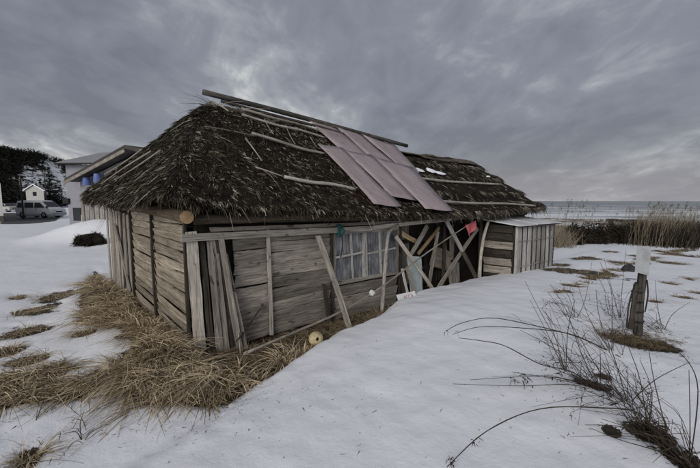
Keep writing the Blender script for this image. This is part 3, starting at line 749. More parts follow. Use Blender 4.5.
for ci, (a, b) in enumerate([(2.275, 2.655), (2.66, 2.955), (2.965, 3.355), (3.36, 3.795)]):
    for (z0, z1) in ((.605, 1.045), (1.05, 1.43)):
        plank('pane', wp(a, (z0 + z1) / 2, -.012 + .003 * ci), wp(b, (z0 + z1) / 2, -.012 + .003 * ci), z1 - z0, .004, OUT, M_PANE, win, .006, wob=0, rag=0)
# recessed boarding in the open bay
s_ = 3.98
while s_ < 7.0:
    wd = rnd.uniform(.16, .3)
    if rnd.random() > .28:
        a_ = rnd.uniform(-.06, .06)
        plank('plank', H(s_ + wd / 2, .66, rnd.uniform(-.1, .1)), H(s_ + wd / 2 + a_, .66, rnd.uniform(1.3, 1.65)), wd, .02, OUT, rnd.choice([W_GREY, W_DARK, W_GREY, W_TAN]), part_wall, .02)
    s_ += wd + .02
for z_ in (.35, 1.05):
    plank('batten', H(3.95, .63, z_), H(7.0, .62, z_ + .05), .09, .03, OUT, W_DARK, part_wall)
# props carrying the rail
pole('prop_post', [FR(382, 312, -.32), FR(384.5, 275, -.25), FR(387.5, 238, -.18), FR(391, 230, -.15), FR(398, 224.5, -.12)], .038, .028, W_PALE, hut, 9, .1)
pole('prop_post', [FR(479, 282, -.30), FR(481, 255, -.26), FR(484, 236, -.22), FR(488.5, 221, -.2)], .045, .035, W_PALE, hut, 8)
pole('prop_post', [H(6.95, -.02, -.1), H(6.96, 0, 1.0), H(6.98, 0, 1.6)], .05, .045, W_DARK, hut, 8)
pole('prop_post', [H(3.93, -.02, -.1), H(3.95, 0, 1.0), H(3.92, 0, 1.6)], .05, .045, W_DARK, hut, 8)
pole('prop_post', [H(5.45, .02, -.1), H(5.47, .02, 1.0), H(5.44, .02, 1.6)], .04, .04, W_DARK, hut, 8)
# teal cord tied round the rails, its tail hanging down
M_CORD = plain('teal_rope', (.03, .10, .10), .8, .2, .3, 30, .2)
cb = empty('cord', H(2.28, -.16, 1.5)); cb.parent = hut; cb.matrix_parent_inverse = WM[hut.name].inverted()
for i in range(4):
    pts = [H(2.26 + .025 * i, -.13, 1.5) + np.array([0, 0, .10 * math.sin(a)]) + OUT * (.035 * math.cos(a)) for a in np.linspace(0, 2 * math.pi, 9)]
    pole('cord_loop', pts, .009, .009, M_CORD, cb, 5)
pole('cord_tail', [H(2.30, -.18, 1.47), H(2.31, -.20, 1.30), H(2.28, -.19, 1.05)], .012, .01, plain('dark_cord', (.02, .022, .022)), cb, 5)
blob('cord_knot', H(2.31, -.19, 1.49), .035, .03, .06, M_CORD, cb, None, 4, .4, 8)

# ------------------------------------------------------------------ annexe by the far end
shed = empty('plank_lean_to', H(7.1, -.8, 0)); tag(shed, 'low lean-to of upright grey boards with flat snowy roof at the seaward end', 'lean-to')
S0, S1, W0 = 7.1, 9.25, -.82
ff = slab('front_wall', [H(S0, W0 + .04, -.1), H(S1, W0 + .04, -.1), H(S1, W0 + .04, 1.34), H(S0, W0 + .04, 1.37)], .03, nF, M_LINE, shed)
sf = slab('side_wall', [H(S0 + .01, W0 + .06, -.1), H(S0 + .01, -.02, -.1), H(S0 + .01, -.02, 1.44), H(S0 + .01, W0 + .06, 1.37)], .03, nL, M_LINE, shed)
sf2 = slab('side_wall', [H(S1 - .01, W0 + .06, -.1), H(S1 - .01, -.02, -.1), H(S1 - .01, -.02, 1.42), H(S1 - .01, W0 + .06, 1.34)], .03, -U, W_GREY, shed)
nb = 8
for i in range(nb):
    a = S0 + (S1 - S0) * (i + .5) / nb
    plank('plank', H(a, W0, rnd.uniform(-.1, -.02)), H(a + rnd.uniform(-.015, .015), W0, 1.355), (S1 - S0) / nb * .9, .022, OUT, W_WHITE, ff, .006)
for i in range(nb + 1):
    a = S0 + (S1 - S0) * i / nb
    plank('batten', H(a, W0 - .02, -.08), H(a, W0 - .018, 1.34), .02, .02, OUT, W_DARK, ff, .006)
for z_ in (.38, 1.02): plank('rail', H(S0 + .02, W0 - .042, z_), H(S1 - .02, W0 - .042, z_ - .01), .014, .01, OUT, W_GREY, ff, .006)
for i in range(7):
    z_ = -.02 + i * .205
    plank('plank', H(S0 - .015, W0 + .08, z_ + .1), H(S0 - .015, -.04, z_ + .1 + rnd.uniform(-.02, .02)), .18, .02, OUTL + np.array([0, 0, -.12]), rnd.choice([W_GREY, W_DARK, W_GREY]), sf, .01)
plank('corner_post', H(S0 + .0, W0 - .02, -.1), H(S0 + .0, W0 - .02, 1.37), .07, .06, OUT, W_WHITE, shed)
M_SHROOF = plain('frosted_board_roof', (.56, .57, .58), .6, .3, .22, 3, .15)
def rq(s0, s1): return [H(s0, W0 - .12, 1.40), H(s1, W0 - .12, 1.39), H(s1, .18, 1.54), H(s0, .18, 1.55)]
for (a, b, dz) in [(S0 - .14, 7.95, 0), (7.965, 8.7, .004), (8.715, S1 + .22, -.004)]:
    slab('roof_board', [p + np.array([0, 0, dz]) for p in rq(a, b)], .025, (0, 0, 1), M_SHROOF, shed)
plank('eave_batten', H(S0 - .15, W0 - .10, 1.385), H(S1 + .23, W0 - .10, 1.375), .03, .025, OUT, W_DARK, shed)

# ------------------------------------------------------------------ things leaning in the open bay
def lean_plank(px0, px1, w0, w1, width, mat, label, name='leaning_plank', cat='plank', th=.025, nrm=None, **kw):
    A = FR(px0[0], px0[1], w0); B = FR(px1[0], px1[1], w1)
    return tag(plank(name, A, B, width, th, OUT if nrm is None else nrm, mat, None, .015, segs=8, **kw), label, cat, 'boards propped in the open bay')
lean_plank((396, 237), (434, 291), -.10, -.34, .075, W_GREY, 'grey plank slanting down to the right from the bent prop post')
lean_plank((446, 220), (464, 254), -.13, -.22, .10, W_WHITE, 'whitish upper board slanting from the rail left of the pink cloth', taper=.9)
lean_plank((463, 252), (483, 292), -.26, -.42, .11, W_DARK, 'dark lower plank slanting down towards the lean-to')
lean_plank((478, 228), (437, 290), -.04, -.24, .105, W_GREY, 'wide grey plank slanting down to the left below the pink cloth')
lean_plank((427, 226), (409, 257), .02, -.06, .115, W_GREY, 'short grey-brown plank slanting above the pale blue panel', taper=.8)
lean_plank((396, 230), (416, 241.5), -.02, .05, .095, W_FRESH, 'short yellowish board jutting out beside the bent prop post')
lean_plank((439, 228), (418, 254), .06, .02, .07, W_FRESH, 'thin yellowish board slanting behind the grey planks')
lean_plank((438, 231), (429, 286), -.02, -.10, .085, W_GREY, 'steep narrow plank in the middle of the open bay')
lean_plank((395, 238), (404, 296), .0, -.12, .07, W_DARK, 'dark upright plank left of the blue panel')
lean_plank((407, 268), (416, 298), -.16, -.34, .085, W_GREY, 'short stout grey board in front of the blue panel')
lean_plank((402, 268), (408.5, 297), -.14, -.30, .045, W_WHITE, 'thin white strip standing beside the red-lettered board')
lean_plank((444, 230), (449, 272), .1, .08, .05, W_GREY, 'thin upright stick behind the crossed planks')
lean_plank((432, 255), (450, 262), .5, .5, .5, W_TAN, 'broad tan board in the dark behind the crossed planks')
lean_plank((454, 262), (455, 290), .2, .1, .42, W_GREY, 'broad grey board standing behind the crossed planks')
M_BLUE = plain('pale_blue_panel_paint', (.36, .42, .43), .6, .3, .22, 5, .1)
A = (FR(405, 256, -.05) + FR(423, 256, -.05)) / 2; B = (FR(409, 293, -.2) + FR(424, 293, -.2)) / 2
tag(plank('panel', A, B, .45, .012, OUT, M_BLUE, None, .01, taper=.85), 'pale blue painted panel leaning in the open bay', 'panel')
# long thin pole
pole_pts = [FR(244, 354, -.62), FR(300, 330, -.50), FR(338, 313, -.46), FR(380, 288, -.42), (FR(428, 252, -.36)), FR(474, 221, -.24)]
tag(pole('long_pole', pole_pts, .022, .013, W_GREY), 'very long thin pole slanting across the front from grass to eave', 'pole')
# prop board over the window edge
tag(plank('prop_board', FR(318, 236, -.16), FR(351, 333, -.62), .085, .035, OUT, W_GREY, None, .02, segs=8), 'split grey board propped against the rail left of the window', 'plank')
tag(plank('short_post', FR(324, 284, -.1), FR(329, 322, -.14), .06, .04, OUT, W_DARK, None, .01), 'short dark stake standing left of the window', 'stake')
tag(pole('stick', [FR(263, 304, -.09), FR(251, 322, -.14), FR(236, 342, -.30)], .018, .01, W_DARK), 'black crooked stick against the clapboards', 'stick')
tag(pole('stick', [FR(237, 311, -.14), FR(238, 330, -.22), FR(241, 358, -.4)], .007, .005, W_PALE), 'thin pale upright stick by the fanned boards', 'stick')
# cloth
M_RED = plain('faded_red_cloth', (.54, .15, .16), .85, .1, .15, 6, .3)
ctr = [FR(464.5, 225, -.26), FR(475.5, 220.5, -.20), FR(474.5, 229, -.2), FR(467.5, 237, -.24)]
V = []; nu = 6
for j in range(nu + 1):
    for i in range(nu + 1):
        a, b = i / nu, j / nu
        V.append((ctr[0] * (1 - a) + ctr[1] * a) * (1 - b) + (ctr[3] * (1 - a) + ctr[2] * a) * b + OUT * (.03 * math.sin(a * 6 + b * 2) + .02))
N1 = len(V); V += [p - OUT * .006 for p in V]
F = []
for j in range(nu):
    for i in range(nu):
        k = j * (nu + 1) + i; F += [(k, k + 1, k + nu + 2, k + nu + 1), (k + N1, k + nu + 1 + N1, k + nu + 2 + N1, k + 1 + N1)]
tag(mesh('cloth', np.array(V), np.array(F), M_RED, None, None, True), 'small pinkish red cloth hanging from the pole under the eave', 'cloth')
# lettered board
M_SIGN = plain('white_board_paint', (.60, .60, .62), .6, .3, .15, 6, .1)
sgn = empty('lettered_board', FR(402, 302, -.55)); tag(sgn, 'white board with red letters half sunk in the snow', 'sign')
A = FR(398, 299, -.46); B = FR(416, 295, -.5)
bo = plank('board', A, B, .16, .014, OUT + np.array([0, 0, .45]), M_SIGN, sgn, .002, wob=.02)
def lettering(txt, size, mt, mat, parent, name='lettering'):
    cu = bpy.data.curves.new(name, 'FONT'); cu.body = txt; cu.size = size; cu.extrude = .001; cu.align_x = 'CENTER'; cu.align_y = 'CENTER'
    to = bpy.data.objects.new(name, cu); col.objects.link(to)
    dg = bpy.context.evaluated_depsgraph_get(); me = bpy.data.meshes.new_from_object(to.evaluated_get(dg))
    col.objects.unlink(to); bpy.data.objects.remove(to)
    me.materials.clear(); me.materials.append(mat); o = bpy.data.objects.new(name, me); return put(o, parent, mt)
mt, ln_ = frame_matrix(A, B, OUT + np.array([0, 0, .45]))
lettering('ALCA', .085, mt @ Matrix.Translation((ln_ * .56, -.0, .0105)) @ Matrix.Diagonal((1.15, 1, 1, 1)), plain('red_lettering', (.40, .13, .13), .8, .2, .5, 30, 0), sgn)
# pale rag on the pole
tag(blob('rag', FR(372, 293, -.47), .05, .03, .05, plain('pale_rag', (.55, .54, .5), .9, .1, .2, 20, .4), None, None, 8, .6, 10), 'pale crumpled rag caught on the long pole below the window', 'rag')
# float
fl = empty('fishing_float', FR(316, 345, -.8)); tag(fl, 'round yellowish fishing float with dark hole lying by the wall', 'float')
M_FLOAT = plain('yellowed_float_plastic', (.46, .39, .22), .6, .3, .38, 14, .3)
fc = FR(316, 339, -.8); fr = .1
ax_z = unit(np.array([[.35, -.75, .25]]))[0]; ax_x = unit(np.cross(ax_z, [[0, 0, 1.]]))[0]; ax_y = np.cross(ax_z, ax_x)
V = []; F = []; n_ = 20; rings = [(.024, -.05), (.026, .085), (.034, .094)] + [(fr * 1.05 * math.sin(a), fr * .97 * math.cos(a)) for a in np.linspace(.45, math.pi, 12)]
for (r_, h_) in rings:
    for j in range(n_): V.append(ax_x * r_ * math.cos(2 * math.pi * j / n_) + ax_y * r_ * math.sin(2 * math.pi * j / n_) + ax_z * h_)
for i in range(len(rings) - 1):
    for j in range(n_):
        k = (j + 1) % n_; F.append((i * n_ + j, i * n_ + k, (i + 1) * n_ + k, (i + 1) * n_ + j))
mesh('shell', np.array(V), np.array(F), M_FLOAT, fl, Matrix.Translation(Vector(fc)), True)
hd = [ax_x * .0245 * math.cos(2 * math.pi * j / 12) + ax_y * .0245 * math.sin(2 * math.pi * j / 12) + ax_z * .05 for j in range(12)]
mesh('hole', hd + [p - ax_z * .01 for p in hd], [tuple(range(12)), tuple(range(23, 11, -1))] + [(i, i + 12, (i + 1) % 12 + 12, (i + 1) % 12) for i in range(12)], plain('hole_dark', (.01, .01, .01)), fl, Matrix.Translation(Vector(fc)))

# ------------------------------------------------------------------ dry grass
def grass_at(px, py, n_per, lmin, lmax, wd, lean_dir, up=.55, green=.15, spread=.45, segs=4):
    """px,py clump centres"""
    nc = len(px); n = nc * n_per
    cxs = np.repeat(px, n_per); cys = np.repeat(py, n_per)
    cr_ = rng.uniform(.05, .12, nc); rr_ = np.repeat(cr_, n_per) * np.sqrt(rng.uniform(0, 1, n)); aa = rng.uniform(0, 2 * math.pi, n)
    x = cxs + rr_ * np.cos(aa); y = cys + rr_ * np.sin(aa)
    z = ground_z(x, y) - .05
    ld = np.repeat(lean_dir, n_per, 0) + np.stack([np.cos(aa), np.sin(aa)], 1) * .55 + rng.normal(0, spread * .5, (n, 2))
    D = unit(np.concatenate([ld * .55, np.full((n, 1), up) * rng.uniform(.5, 1.5, (n, 1))], 1))
    ln = np.repeat(rng.uniform(.7, 1.2, nc), n_per) * rng.uniform(lmin, lmax, n)
    dr_ = np.concatenate([ld * .45, -np.full((n, 1), 1.0) * (D[:, 2:3] * rng.uniform(.55, .98, (n, 1)))], 1) * ln[:, None]
    Wd = unit(np.stack([-D[:, 1] + rng.normal(0, .3, n), D[:, 0] + rng.normal(0, .3, n), rng.normal(0, .3, n)], 1))
    V, Q = blades(np.stack([x, y, z], 1), D, Wd, ln, wd * rng.uniform(.6, 1.4, n), segs, dr_)
    r = np.clip(np.repeat(rng.normal(.55, .22, nc), n_per) + rng.normal(0, .22, n), 0, 1)
    g = np.clip(np.repeat(rng.uniform(-.4, green * 3, nc), n_per) * rng.uniform(.3, 1, n), 0, .85)
    return V, Q, blade_cols(r, g, segs)
# main mass of flattened grass beside the hut
bb = np.array([GRASS_POLY.min(0), GRASS_POLY.max(0)])
cand = rng.uniform(0, 1, (9000, 2)) * (bb[1] - bb[0]) + bb[0]
bm, _ = bare_mask(cand[:, 0], cand[:, 1]); cs, cw = SW(cand[:, 0], cand[:, 1])
ok = (bm > .62) & ~((cs > -.08) & (cw > -.16)) & (distpoly(GRASS_POLY, cand[:, 0], cand[:, 1]) < .05)
cand = cand[ok]
dens = fbm(cand[:, 0] * 1.4, cand[:, 1] * 1.4, 3); cand = cand[dens > .36]
cand = cand[:1900]
fl_ = fbm(cand[:, 0] * .9 + 5, cand[:, 1] * .9 + 3, 2)
ldir = np.stack([.15 + .9 * (fl_ - .35), -.75 - .3 * fl_], 1)
ldir = ldir * .5 + rng.normal(0, .7, ldir.shape)
GP = [grass_at(cand[:, 0], cand[:, 1], 17, .16, .40, .0125, ldir, .65, .12, .25)]
k = rng.choice(len(cand), 190); GP.append(grass_at(cand[k, 0], cand[k, 1], 10, .28, .45, .009, ldir[k] * .7 + rng.normal(0, .4, (190, 2)), .9, .05, .25))
nt = 210; tw_ = rng.uniform(-.1, 4.6, nt); ts_ = -rng.uniform(.1, .5, nt); tp = Hn(ts_, tw_, tw_ * 0)
GP.append(grass_at(tp[:, 0], tp[:, 1], 14, .2, .44, .012, np.array([[-.2, -.25]]) + rng.normal(0, .75, (nt, 2)), 1.0, .08, .25))
V, Q, Cc = join(GP)
tag(mesh('dry_grass', V, Q, M_GRASS, None, None, False, Cc), 'matted straw-coloured dead grass heaped along the end wall of the hut', 'grass', kind='stuff')
# single tufts standing clear in the snow
tl = ['long low tuft of brown grass, farthest forward of the three strips in the snow', 'brown grass strip between two others in the snow at left', 'small brown grass tuft nearest the hut among the strips in snow',
      'tiny grass tuft at the far left of the snow strips', 'flattened grass tuft at the left edge above the big grass mass', 'flattened grass tuft just above the big grass mass', 'little round grass tuft beside the big grass mass',
      'green-brown grass tuft cut off by the left edge', 'dark tuft with tall bent stalks alone in the front left snow']
for (u_, v_, ru, rv), lab in zip(TUFT_PX, tl):
    c = G(u_, v_); wx = np.hypot(*(G(u_ + ru, v_) - c)[:2]); dep = max(.06, np.hypot(*(G(u_, v_ - rv) - G(u_, v_ + rv))[:2]) * .4)
    nn = int(10 + 26 * wx); r_ = np.sqrt(rng.uniform(0, 1, nn)); a_ = rng.uniform(0, 6.28, nn)
    az = math.atan2(c[0], c[1]); lx = r_ * np.cos(a_) * wx * .9; ly = r_ * np.sin(a_) * dep
    X = c[0] + lx * math.cos(az) + ly * math.sin(az); Y = c[1] - lx * math.sin(az) + ly * math.cos(az)
    lm = .2
    V, Q, Cc = grass_at(X, Y, 16, lm * .7, lm * 1.8, .007, rng.normal(0, .35, (nn, 2)) + np.array([[.1, -.3]]), .6, .15)
    V2, Q2, C2 = grass_at(X[:4], Y[:4], 3, .25, .42, .005, rng.normal(0, .3, (4, 2)), 1.6, 0)
    V, Q, Cc = join([(V, Q, Cc), (V2, Q2, C2)])
    o = mesh('grass_tuft', V - c, Q, M_GRASS, None, Matrix.Translation(Vector(c)), False, Cc); tag(o, lab, 'grass tuft', 'grass tufts in the snow at left')

# earthy litter along the foot of the front wall
n = 560; s = rng.uniform(.0, 4.0, n); w = rng.uniform(-.95, -.2, n); P = Hn(s, w, s * 0)
ok = drift(s, w) < .05; V, Q, Cc = grass_at(P[ok, 0], P[ok, 1], 9, .10, .26, .006, rng.normal(0, .5, (ok.sum(), 2)), .5, .05)
Cc[:, 0] *= .55
tag(mesh('dead_weeds', V, Q, M_GRASS, None, None, False, Cc), 'dark dead weeds littering the foot of the plank wall', 'weeds', kind='stuff')

# straws and crumbs blown over the snow
px_ = np.concatenate([rng.normal(0, 1, (320, 2)) * np.array([90, 18]) + np.array([190, 395]), rng.normal(0, 1, (260, 2)) * np.array([50, 30]) + np.array([600, 385]), rng.uniform(0, 1, (70, 2)) * np.array([560, 120]) + np.array([100, 345])])
px_ = px_[(px_[:, 1] > 300) & (px_[:, 1] < 470)]
d_ = np.array([ray(u, v) for u, v in px_]); t_ = (CAMZ - .2) / -d_[:, 2]; x = d_[:, 0] * t_; y = d_[:, 1] * t_; s, w = SW(x, y)
ok = ~((s > -.2) & (w > -.3)); x, y = x[ok], y[ok]; n = len(x); a = rng.uniform(0, 6.28, n); D = np.stack([np.cos(a), np.sin(a), rng.uniform(-.02, .12, n)], 1)
ln = rng.uniform(.008, .05, n) * rng.uniform(.3, 1.3, n)
bq, _ = bare_mask(x, y)
V, Q = blades(np.stack([x, y, ground_z(x, y) - .055 * np.clip(bq, 0, 1) + .004], 1), D, unit(np.stack([-D[:, 1], D[:, 0], rng.normal(0, .3, n)], 1)), ln, rng.uniform(.003, .008, n), 2, rng.normal(0, .1, (n, 3)) * ln[:, None])
tag(mesh('straw_litter', V, Q, M_GRASS, None, None, False, blade_cols(rng.uniform(0, .5, n), np.zeros(n), 2)), 'bits of straw and grit blown over the foreground snow', 'litter', kind='stuff')

# ------------------------------------------------------------------ heap left of the hut
c = G(92, 244)
hp_ = blob('core', c + np.array([0, 0, .15]), .55, .4, .30, plain('dark_heap', (.02, .017, .014), .95, .1, .4, 9, .5), None, None, 3, .4, 18)
heap = empty('brush_heap', c); tag(heap, 'dark heap of old netting and brush in the snow left of the hut', 'heap')
hp_.parent = heap; hp_.matrix_parent_inverse = WM[heap.name].inverted()
n = 2600; a = rng.normal(0, 1, (n, 3)); a = unit(a); a[:, 2] = np.abs(a[:, 2])
P = c + a * np.array([.55, .4, .42]) * rng.uniform(.7, 1.02, (n, 1)) * (1 + .3 * np.sin(a[:, 0:1] * 7)); D = unit(a + rng.normal(0, .9, (n, 3))); ln = rng.uniform(.08, .3, n)
V, Q = blades(P, D, unit(np.cross(D, rng.normal(0, 1, (n, 3)))), ln, rng.uniform(.015, .045, n), 2, np.array([[0, 0, -.4]]) * ln[:, None])
tag(mesh('twigs', V, Q, M_BRUSH, heap, None, False, blade_cols(rng.beta(1.3, 2.2, n), np.zeros(n), 2)), kind='stuff')

# ------------------------------------------------------------------ weeds in the foreground right
def stem(pts, r0, r1, parent, tone, seed=None, name='stem', sub=5):
    pts = [Vector(p) for p in pts]; P = []
    for i in range(len(pts) - 1):
        p0 = pts[max(i - 1, 0)]; p1 = pts[i]; p2 = pts[i + 1]; p3 = pts[min(i + 2, len(pts) - 1)]
        for k in range(sub):
            t = k / sub; P.append(.5 * ((2 * p1) + (p2 - p0) * t + (2 * p0 - 5 * p1 + 4 * p2 - p3) * t * t + (3 * p1 - p0 - 3 * p2 + p3) * t ** 3))
    P.append(pts[-1]); n = len(P); V = []; F = []; ref = Vector((.3, .2, 1))
    for i, p in enumerate(P):
        d = (P[min(i + 1, n - 1)] - P[max(i - 1, 0)]).normalized(); a = d.cross(ref).normalized(); b = a.cross(d); r = r0 + (r1 - r0) * i / (n - 1); r *= 1 + rnd.uniform(-.15, .15)
        for j in range(5): V.append(p + (a * math.cos(j * 1.2566) + b * math.sin(j * 1.2566)) * r)
    for i in range(n - 1):
        for j in range(5): k = (j + 1) % 5; F.append((i * 5 + j, i * 5 + k, (i + 1) * 5 + k, (i + 1) * 5 + j))
    V = np.array(V); cc = np.zeros((len(V), 4)); cc[:, 0] = tone; cc[:, 3] = 1
    return mesh(name, V, np.array(F), M_STEM, parent, None, True, cc)
def leafy(P0, n, size, parent, tone=.4):
    P = np.array(P0); D = unit(rng.normal(0, 1, (n, 3))); ln = rng.uniform(.4, 1, n) * size
    V, Q = blades(np.repeat(P[None], n, 0) + rng.normal(0, size * .5, (n, 3)), D, unit(np.cross(D, rng.normal(0, 1, (n, 3)))), ln, ln * .3, 2, np.array([[0, 0, -.5]]) * ln[:, None])
    return tag(mesh('seed_head', V, Q, M_STEM, parent, None, False, blade_cols(rng.uniform(0, tone * 2, n), np.zeros(n), 2)), kind='stuff')
def weed(root_px, label, stems, extra=0, spread=.5, hmin=.25, hmax=.7, tone=.45):
    """stems: lists of (u, v, distance factor relative to the root) measured from root to tip"""
    root = G(*root_px); droot = (root - np.array([0, 0, CAMZ])) @ FW
    e = empty('dry_weed', root); tag(e, label, 'dry weed', 'dry weeds in the foreground snow')
    for pts in stems:
        P = [root - np.array([0, 0, .03])] + [at(u, v, droot * k) for (u, v, k) in pts]
        for q in P[1:]: q[2] = max(q[2], gz(q[0], q[1]) + .015)
        rr0 = .0062 if len(P) > 4 else .0042; stem(P, rr0, rr0 * .45, e, tone)
    for i in range(int(extra * 1.35)):
        a = rnd.gauss(2.75, .95); h = rnd.uniform(hmin * .6, hmax * .95); sp_ = rnd.uniform(.15, spread * 1.75)
        d = np.array([math.cos(a), math.sin(a), 0]); b = root + np.array([rnd.gauss(0, .06), rnd.gauss(0, .06), -.03])
        p1 = b + d * sp_ * .4 + np.array([0, 0, h * .6]); p2 = b + d * sp_ + np.array([0, 0, h * rnd.uniform(.7, 1.05)])
        p2 = p2 + np.array([0, 0, -.12 * rnd.random()]); km = (b + p1) / 2 + np.array([rnd.gauss(0, .012), rnd.gauss(0, .012), rnd.gauss(0, .012)])
        stem([b, km, p1, p2], .0030, .0012, e, rnd.uniform(.2, .9), sub=3)
        if rnd.random() < .35: leafy(p2, 6, .035, e)
        for _ in range(rnd.choice([0, 1, 1, 2, 3])):
            q = p1 + (p2 - p1) * rnd.uniform(.2, .6); a2 = rnd.uniform(0, 6.28)
            stem([q, q + np.array([math.cos(a2) * .06, math.sin(a2) * .06, .06]), q + np.array([math.cos(a2) * .13, math.sin(a2) * .13, .1])], .002, .001, e, .5, sub=2, name='side_twig')
    # rosette of dead leaves at the root
    n = 60; aa = rng.uniform(0, 6.28, n); D = unit(np.stack([np.cos(aa), np.sin(aa), rng.uniform(.05, .9, n)], 1)); ln = rng.uniform(.05, .17, n)
    V, Q = blades(np.repeat(root[None], n, 0) + rng.normal(0, .05, (n, 3)) * np.array([1.6, 1.2, .1]) - np.array([0, 0, .02]), D, unit(np.cross(D, rng.normal(0, 1, (n, 3)))), ln, ln * .12, 3, np.array([[0, 0, -.75]]) * ln[:, None])
    tag(mesh('dead_leaves', V, Q, M_STEM, e, None, False, blade_cols(rng.uniform(0, .25, n), np.zeros(n), 3)), kind='stuff')
    return e
w1 = weed((672, 447), 'dry weed with one long stalk arching left to the bottom of the frame', [[(640, 414, 1.05), (600, 408, 1.02), (540, 409, .97), (487, 431, .93), (447, 467, .9)], [(640, 400, 1.1), (620, 372, 1.12), (606, 345, 1.15)], [(655, 385, 1.08), (648, 345, 1.1)], [(625, 428, 1.0), (585, 425, 1.0)]], 12, .45, .25, .55)
leafy(at(452, 461, 2.3), 26, .035, w1); leafy(at(475, 442, 2.32), 8, .03, w1)
w2 = weed((598, 386), 'dry weed sending bowed stalks leftward from the middle of the snow', [[(572, 372, 1.0), (540, 364, 1.0), (505, 346, 1.0), (482, 341, .99), (459, 338, .97)], [(565, 388, 1.0), (520, 386, .98), (453, 384, .95)], [(560, 378, 1.02), (520, 377, 1.0), (470, 380, .97)], [(570, 360, 1.05), (545, 320, 1.1), (525, 281, 1.15)], [(580, 350, 1.05), (566, 310, 1.1), (550, 284, 1.15)], [(560, 371, 1.03), (535, 360, 1.03)]], 12, .5, .2, .6)
leafy(at(513, 378, 3.3), 16, .045, w2); leafy(at(525, 379, 3.3), 12, .06, w2)
w3 = weed((612, 350), 'dry weed with two thin stalks arching far left above the others', [[(575, 336, 1.0), (527, 324, .97), (491, 318, .95), (462, 323, .92), (446, 331, .9)], [(570, 334, 1.0), (520, 328, .96), (480, 327, .93), (454, 334, .9)], [(590, 320, 1.02), (578, 285, 1.05)], [(612, 320, 1.02), (611, 290, 1.05), (600, 262, 1.08)]], 9, .5, .25, .6)
leafy(at(447, 331, 3.55), 10, .03, w3); leafy(at(455, 333, 3.55), 8, .03, w3)
weed((600, 391), 'short dark broken stalk standing upright in the snow', [[(600.5, 370, 1.0), (600, 349, 1.0)]], 3, .3, .1, .3, .1)
weed((690, 462), 'tangled dry weed in the bottom right corner of the frame', [[(690, 420, 1.05), (689, 370, 1.08)], [(675, 440, 1.0), (650, 420, 1.0), (625, 390, 1.02)], [(660, 452, 1.0), (620, 440, 1.0), (590, 428, 1.0)], [(698, 390, 1.05), (685, 358, 1.1), (664, 345, 1.12)]], 12, .4, .25, .6)
weed((648, 425), 'bushy dry weed with upright twigs right of the long arching stalk', [[(640, 380, 1.05), (628, 345, 1.1), (622, 320, 1.14)], [(652, 392, 1.03), (640, 360, 1.06)], [(625, 400, 1.02), (590, 370, 1.05)]], 12, .35, .2, .5)
weed((566, 372), 'thin dry weed with needle-like twigs rising before the lean-to', [[(556, 340, 1.05), (545, 310, 1.1)], [(548, 335, 1.08), (530, 300, 1.15)], [(568, 330, 1.05), (575, 300, 1.1)]], 7, .35, .3, .8)
weed((628, 402), 'wide fan of thin dry stalks bent left in the middle of the right foreground', [[(600, 385, 1.02), (560, 352, 1.05), (520, 330, 1.08)], [(600, 372, 1.03), (575, 330, 1.07), (548, 292, 1.1)], [(606, 392, 1.0), (560, 380, 1.0), (512, 372, .98)], [(615, 360, 1.04), (600, 320, 1.08), (596, 290, 1.1)], [(655, 380, 1.02), (690, 362, 1.04)]], 9, .6, .2, .7)
weed((576, 318), 'sparse dry weed on the rise just right of the lean-to', [[(570, 300, 1.02), (560, 280, 1.04)], [(585, 300, 1.02), (592, 262, 1.05)]], 8, .4, .3, .7)
weed((664, 330), 'sparse dry weed right of the wooden stake', [[(672, 315, 1.0), (690, 302, 1.0)], [(658, 310, 1.02), (655, 280, 1.05)]], 10, .6, .2, .6)
weed((620, 318), 'fine-twigged dry weed left of the wooden stake', [[(612, 290, 1.02), (604, 258, 1.05)], [(622, 290, 1.02), (626, 250, 1.05)]], 9, .5, .3, .8)
weed((36, 418), 'bent leafless stalk leaning in the snow below the grass mass', [[(42, 405, 1.0), (45, 394, 1.0)]], 2, .2, .1, .2)
weed((82, 440), 'small cluster of bent stalks in the front left snow', [[(76, 432, 1.0), (60, 435, 1.0)], [(80, 425, 1.0), (84, 412, 1.0)], [(92, 432, 1.0), (108, 424, 1.02)]], 4, .2, .1, .25)

# ------------------------------------------------------------------ stake with white plate
W_STAKE = wood('wet_stake_wood', (.04, .035, .03), (.085, .075, .065), (.15, .135, .115))
b0 = G(638, 334); d0 = (b0 - np.array([0, 0, CAMZ])) @ FW
stake = empty('wooden_stake', b0); tag(stake, 'leaning dark wooden stake with a white plate on top amid weeds', 'stake')
pole('stake_post', [b0 - np.array([0, 0, .1]), at(639, 305, d0), at(643, 271, d0 * 1.0)], .052, .046, W_STAKE, stake, 8, .15)
plank('stake_splint', at(630, 330, d0 * .985), at(636, 285, d0 * .985), .05, .02, (-.3, -1, 0), W_DARK, stake)
for i in range(4):
    P_ = [at(634 + 8 * math.cos(a) * .75, 296 + 10 * i - 6 + 3 * math.sin(a * .5) + 2 * math.cos(a), d0 * (1 - .018 * math.sin(a))) for a in np.linspace(-.3, 2 * math.pi - .3, 10)]
    pole('dark_cord', [p + np.array([.045, 0, 0]) for p in P_], .010, .010, plain('black_net_cord', (.012, .012, .012)), stake, 5)
pole('dark_cord', [at(636, 282, d0 * .98), at(629, 305, d0 * .98), at(627, 328, d0 * .97)], .012, .009, W_DARK, stake, 5)
pole('dark_cord', [at(647, 280, d0 * .98), at(648, 295, d0 * .98), at(645, 312, d0 * .98)], .010, .008, W_DARK, stake, 5)
pA = at(641.5, 274, d0 * .975); pB = at(644, 246, d0 * .975)
tag(plank('white_plate', pA, pB, .135, .01, (-.55, -.8, .1), plain('white_plate_paint', (.29, .305, .32), .6, .3, .22, 9, .1), stake, .002, wob=.03), 'blank white plate')
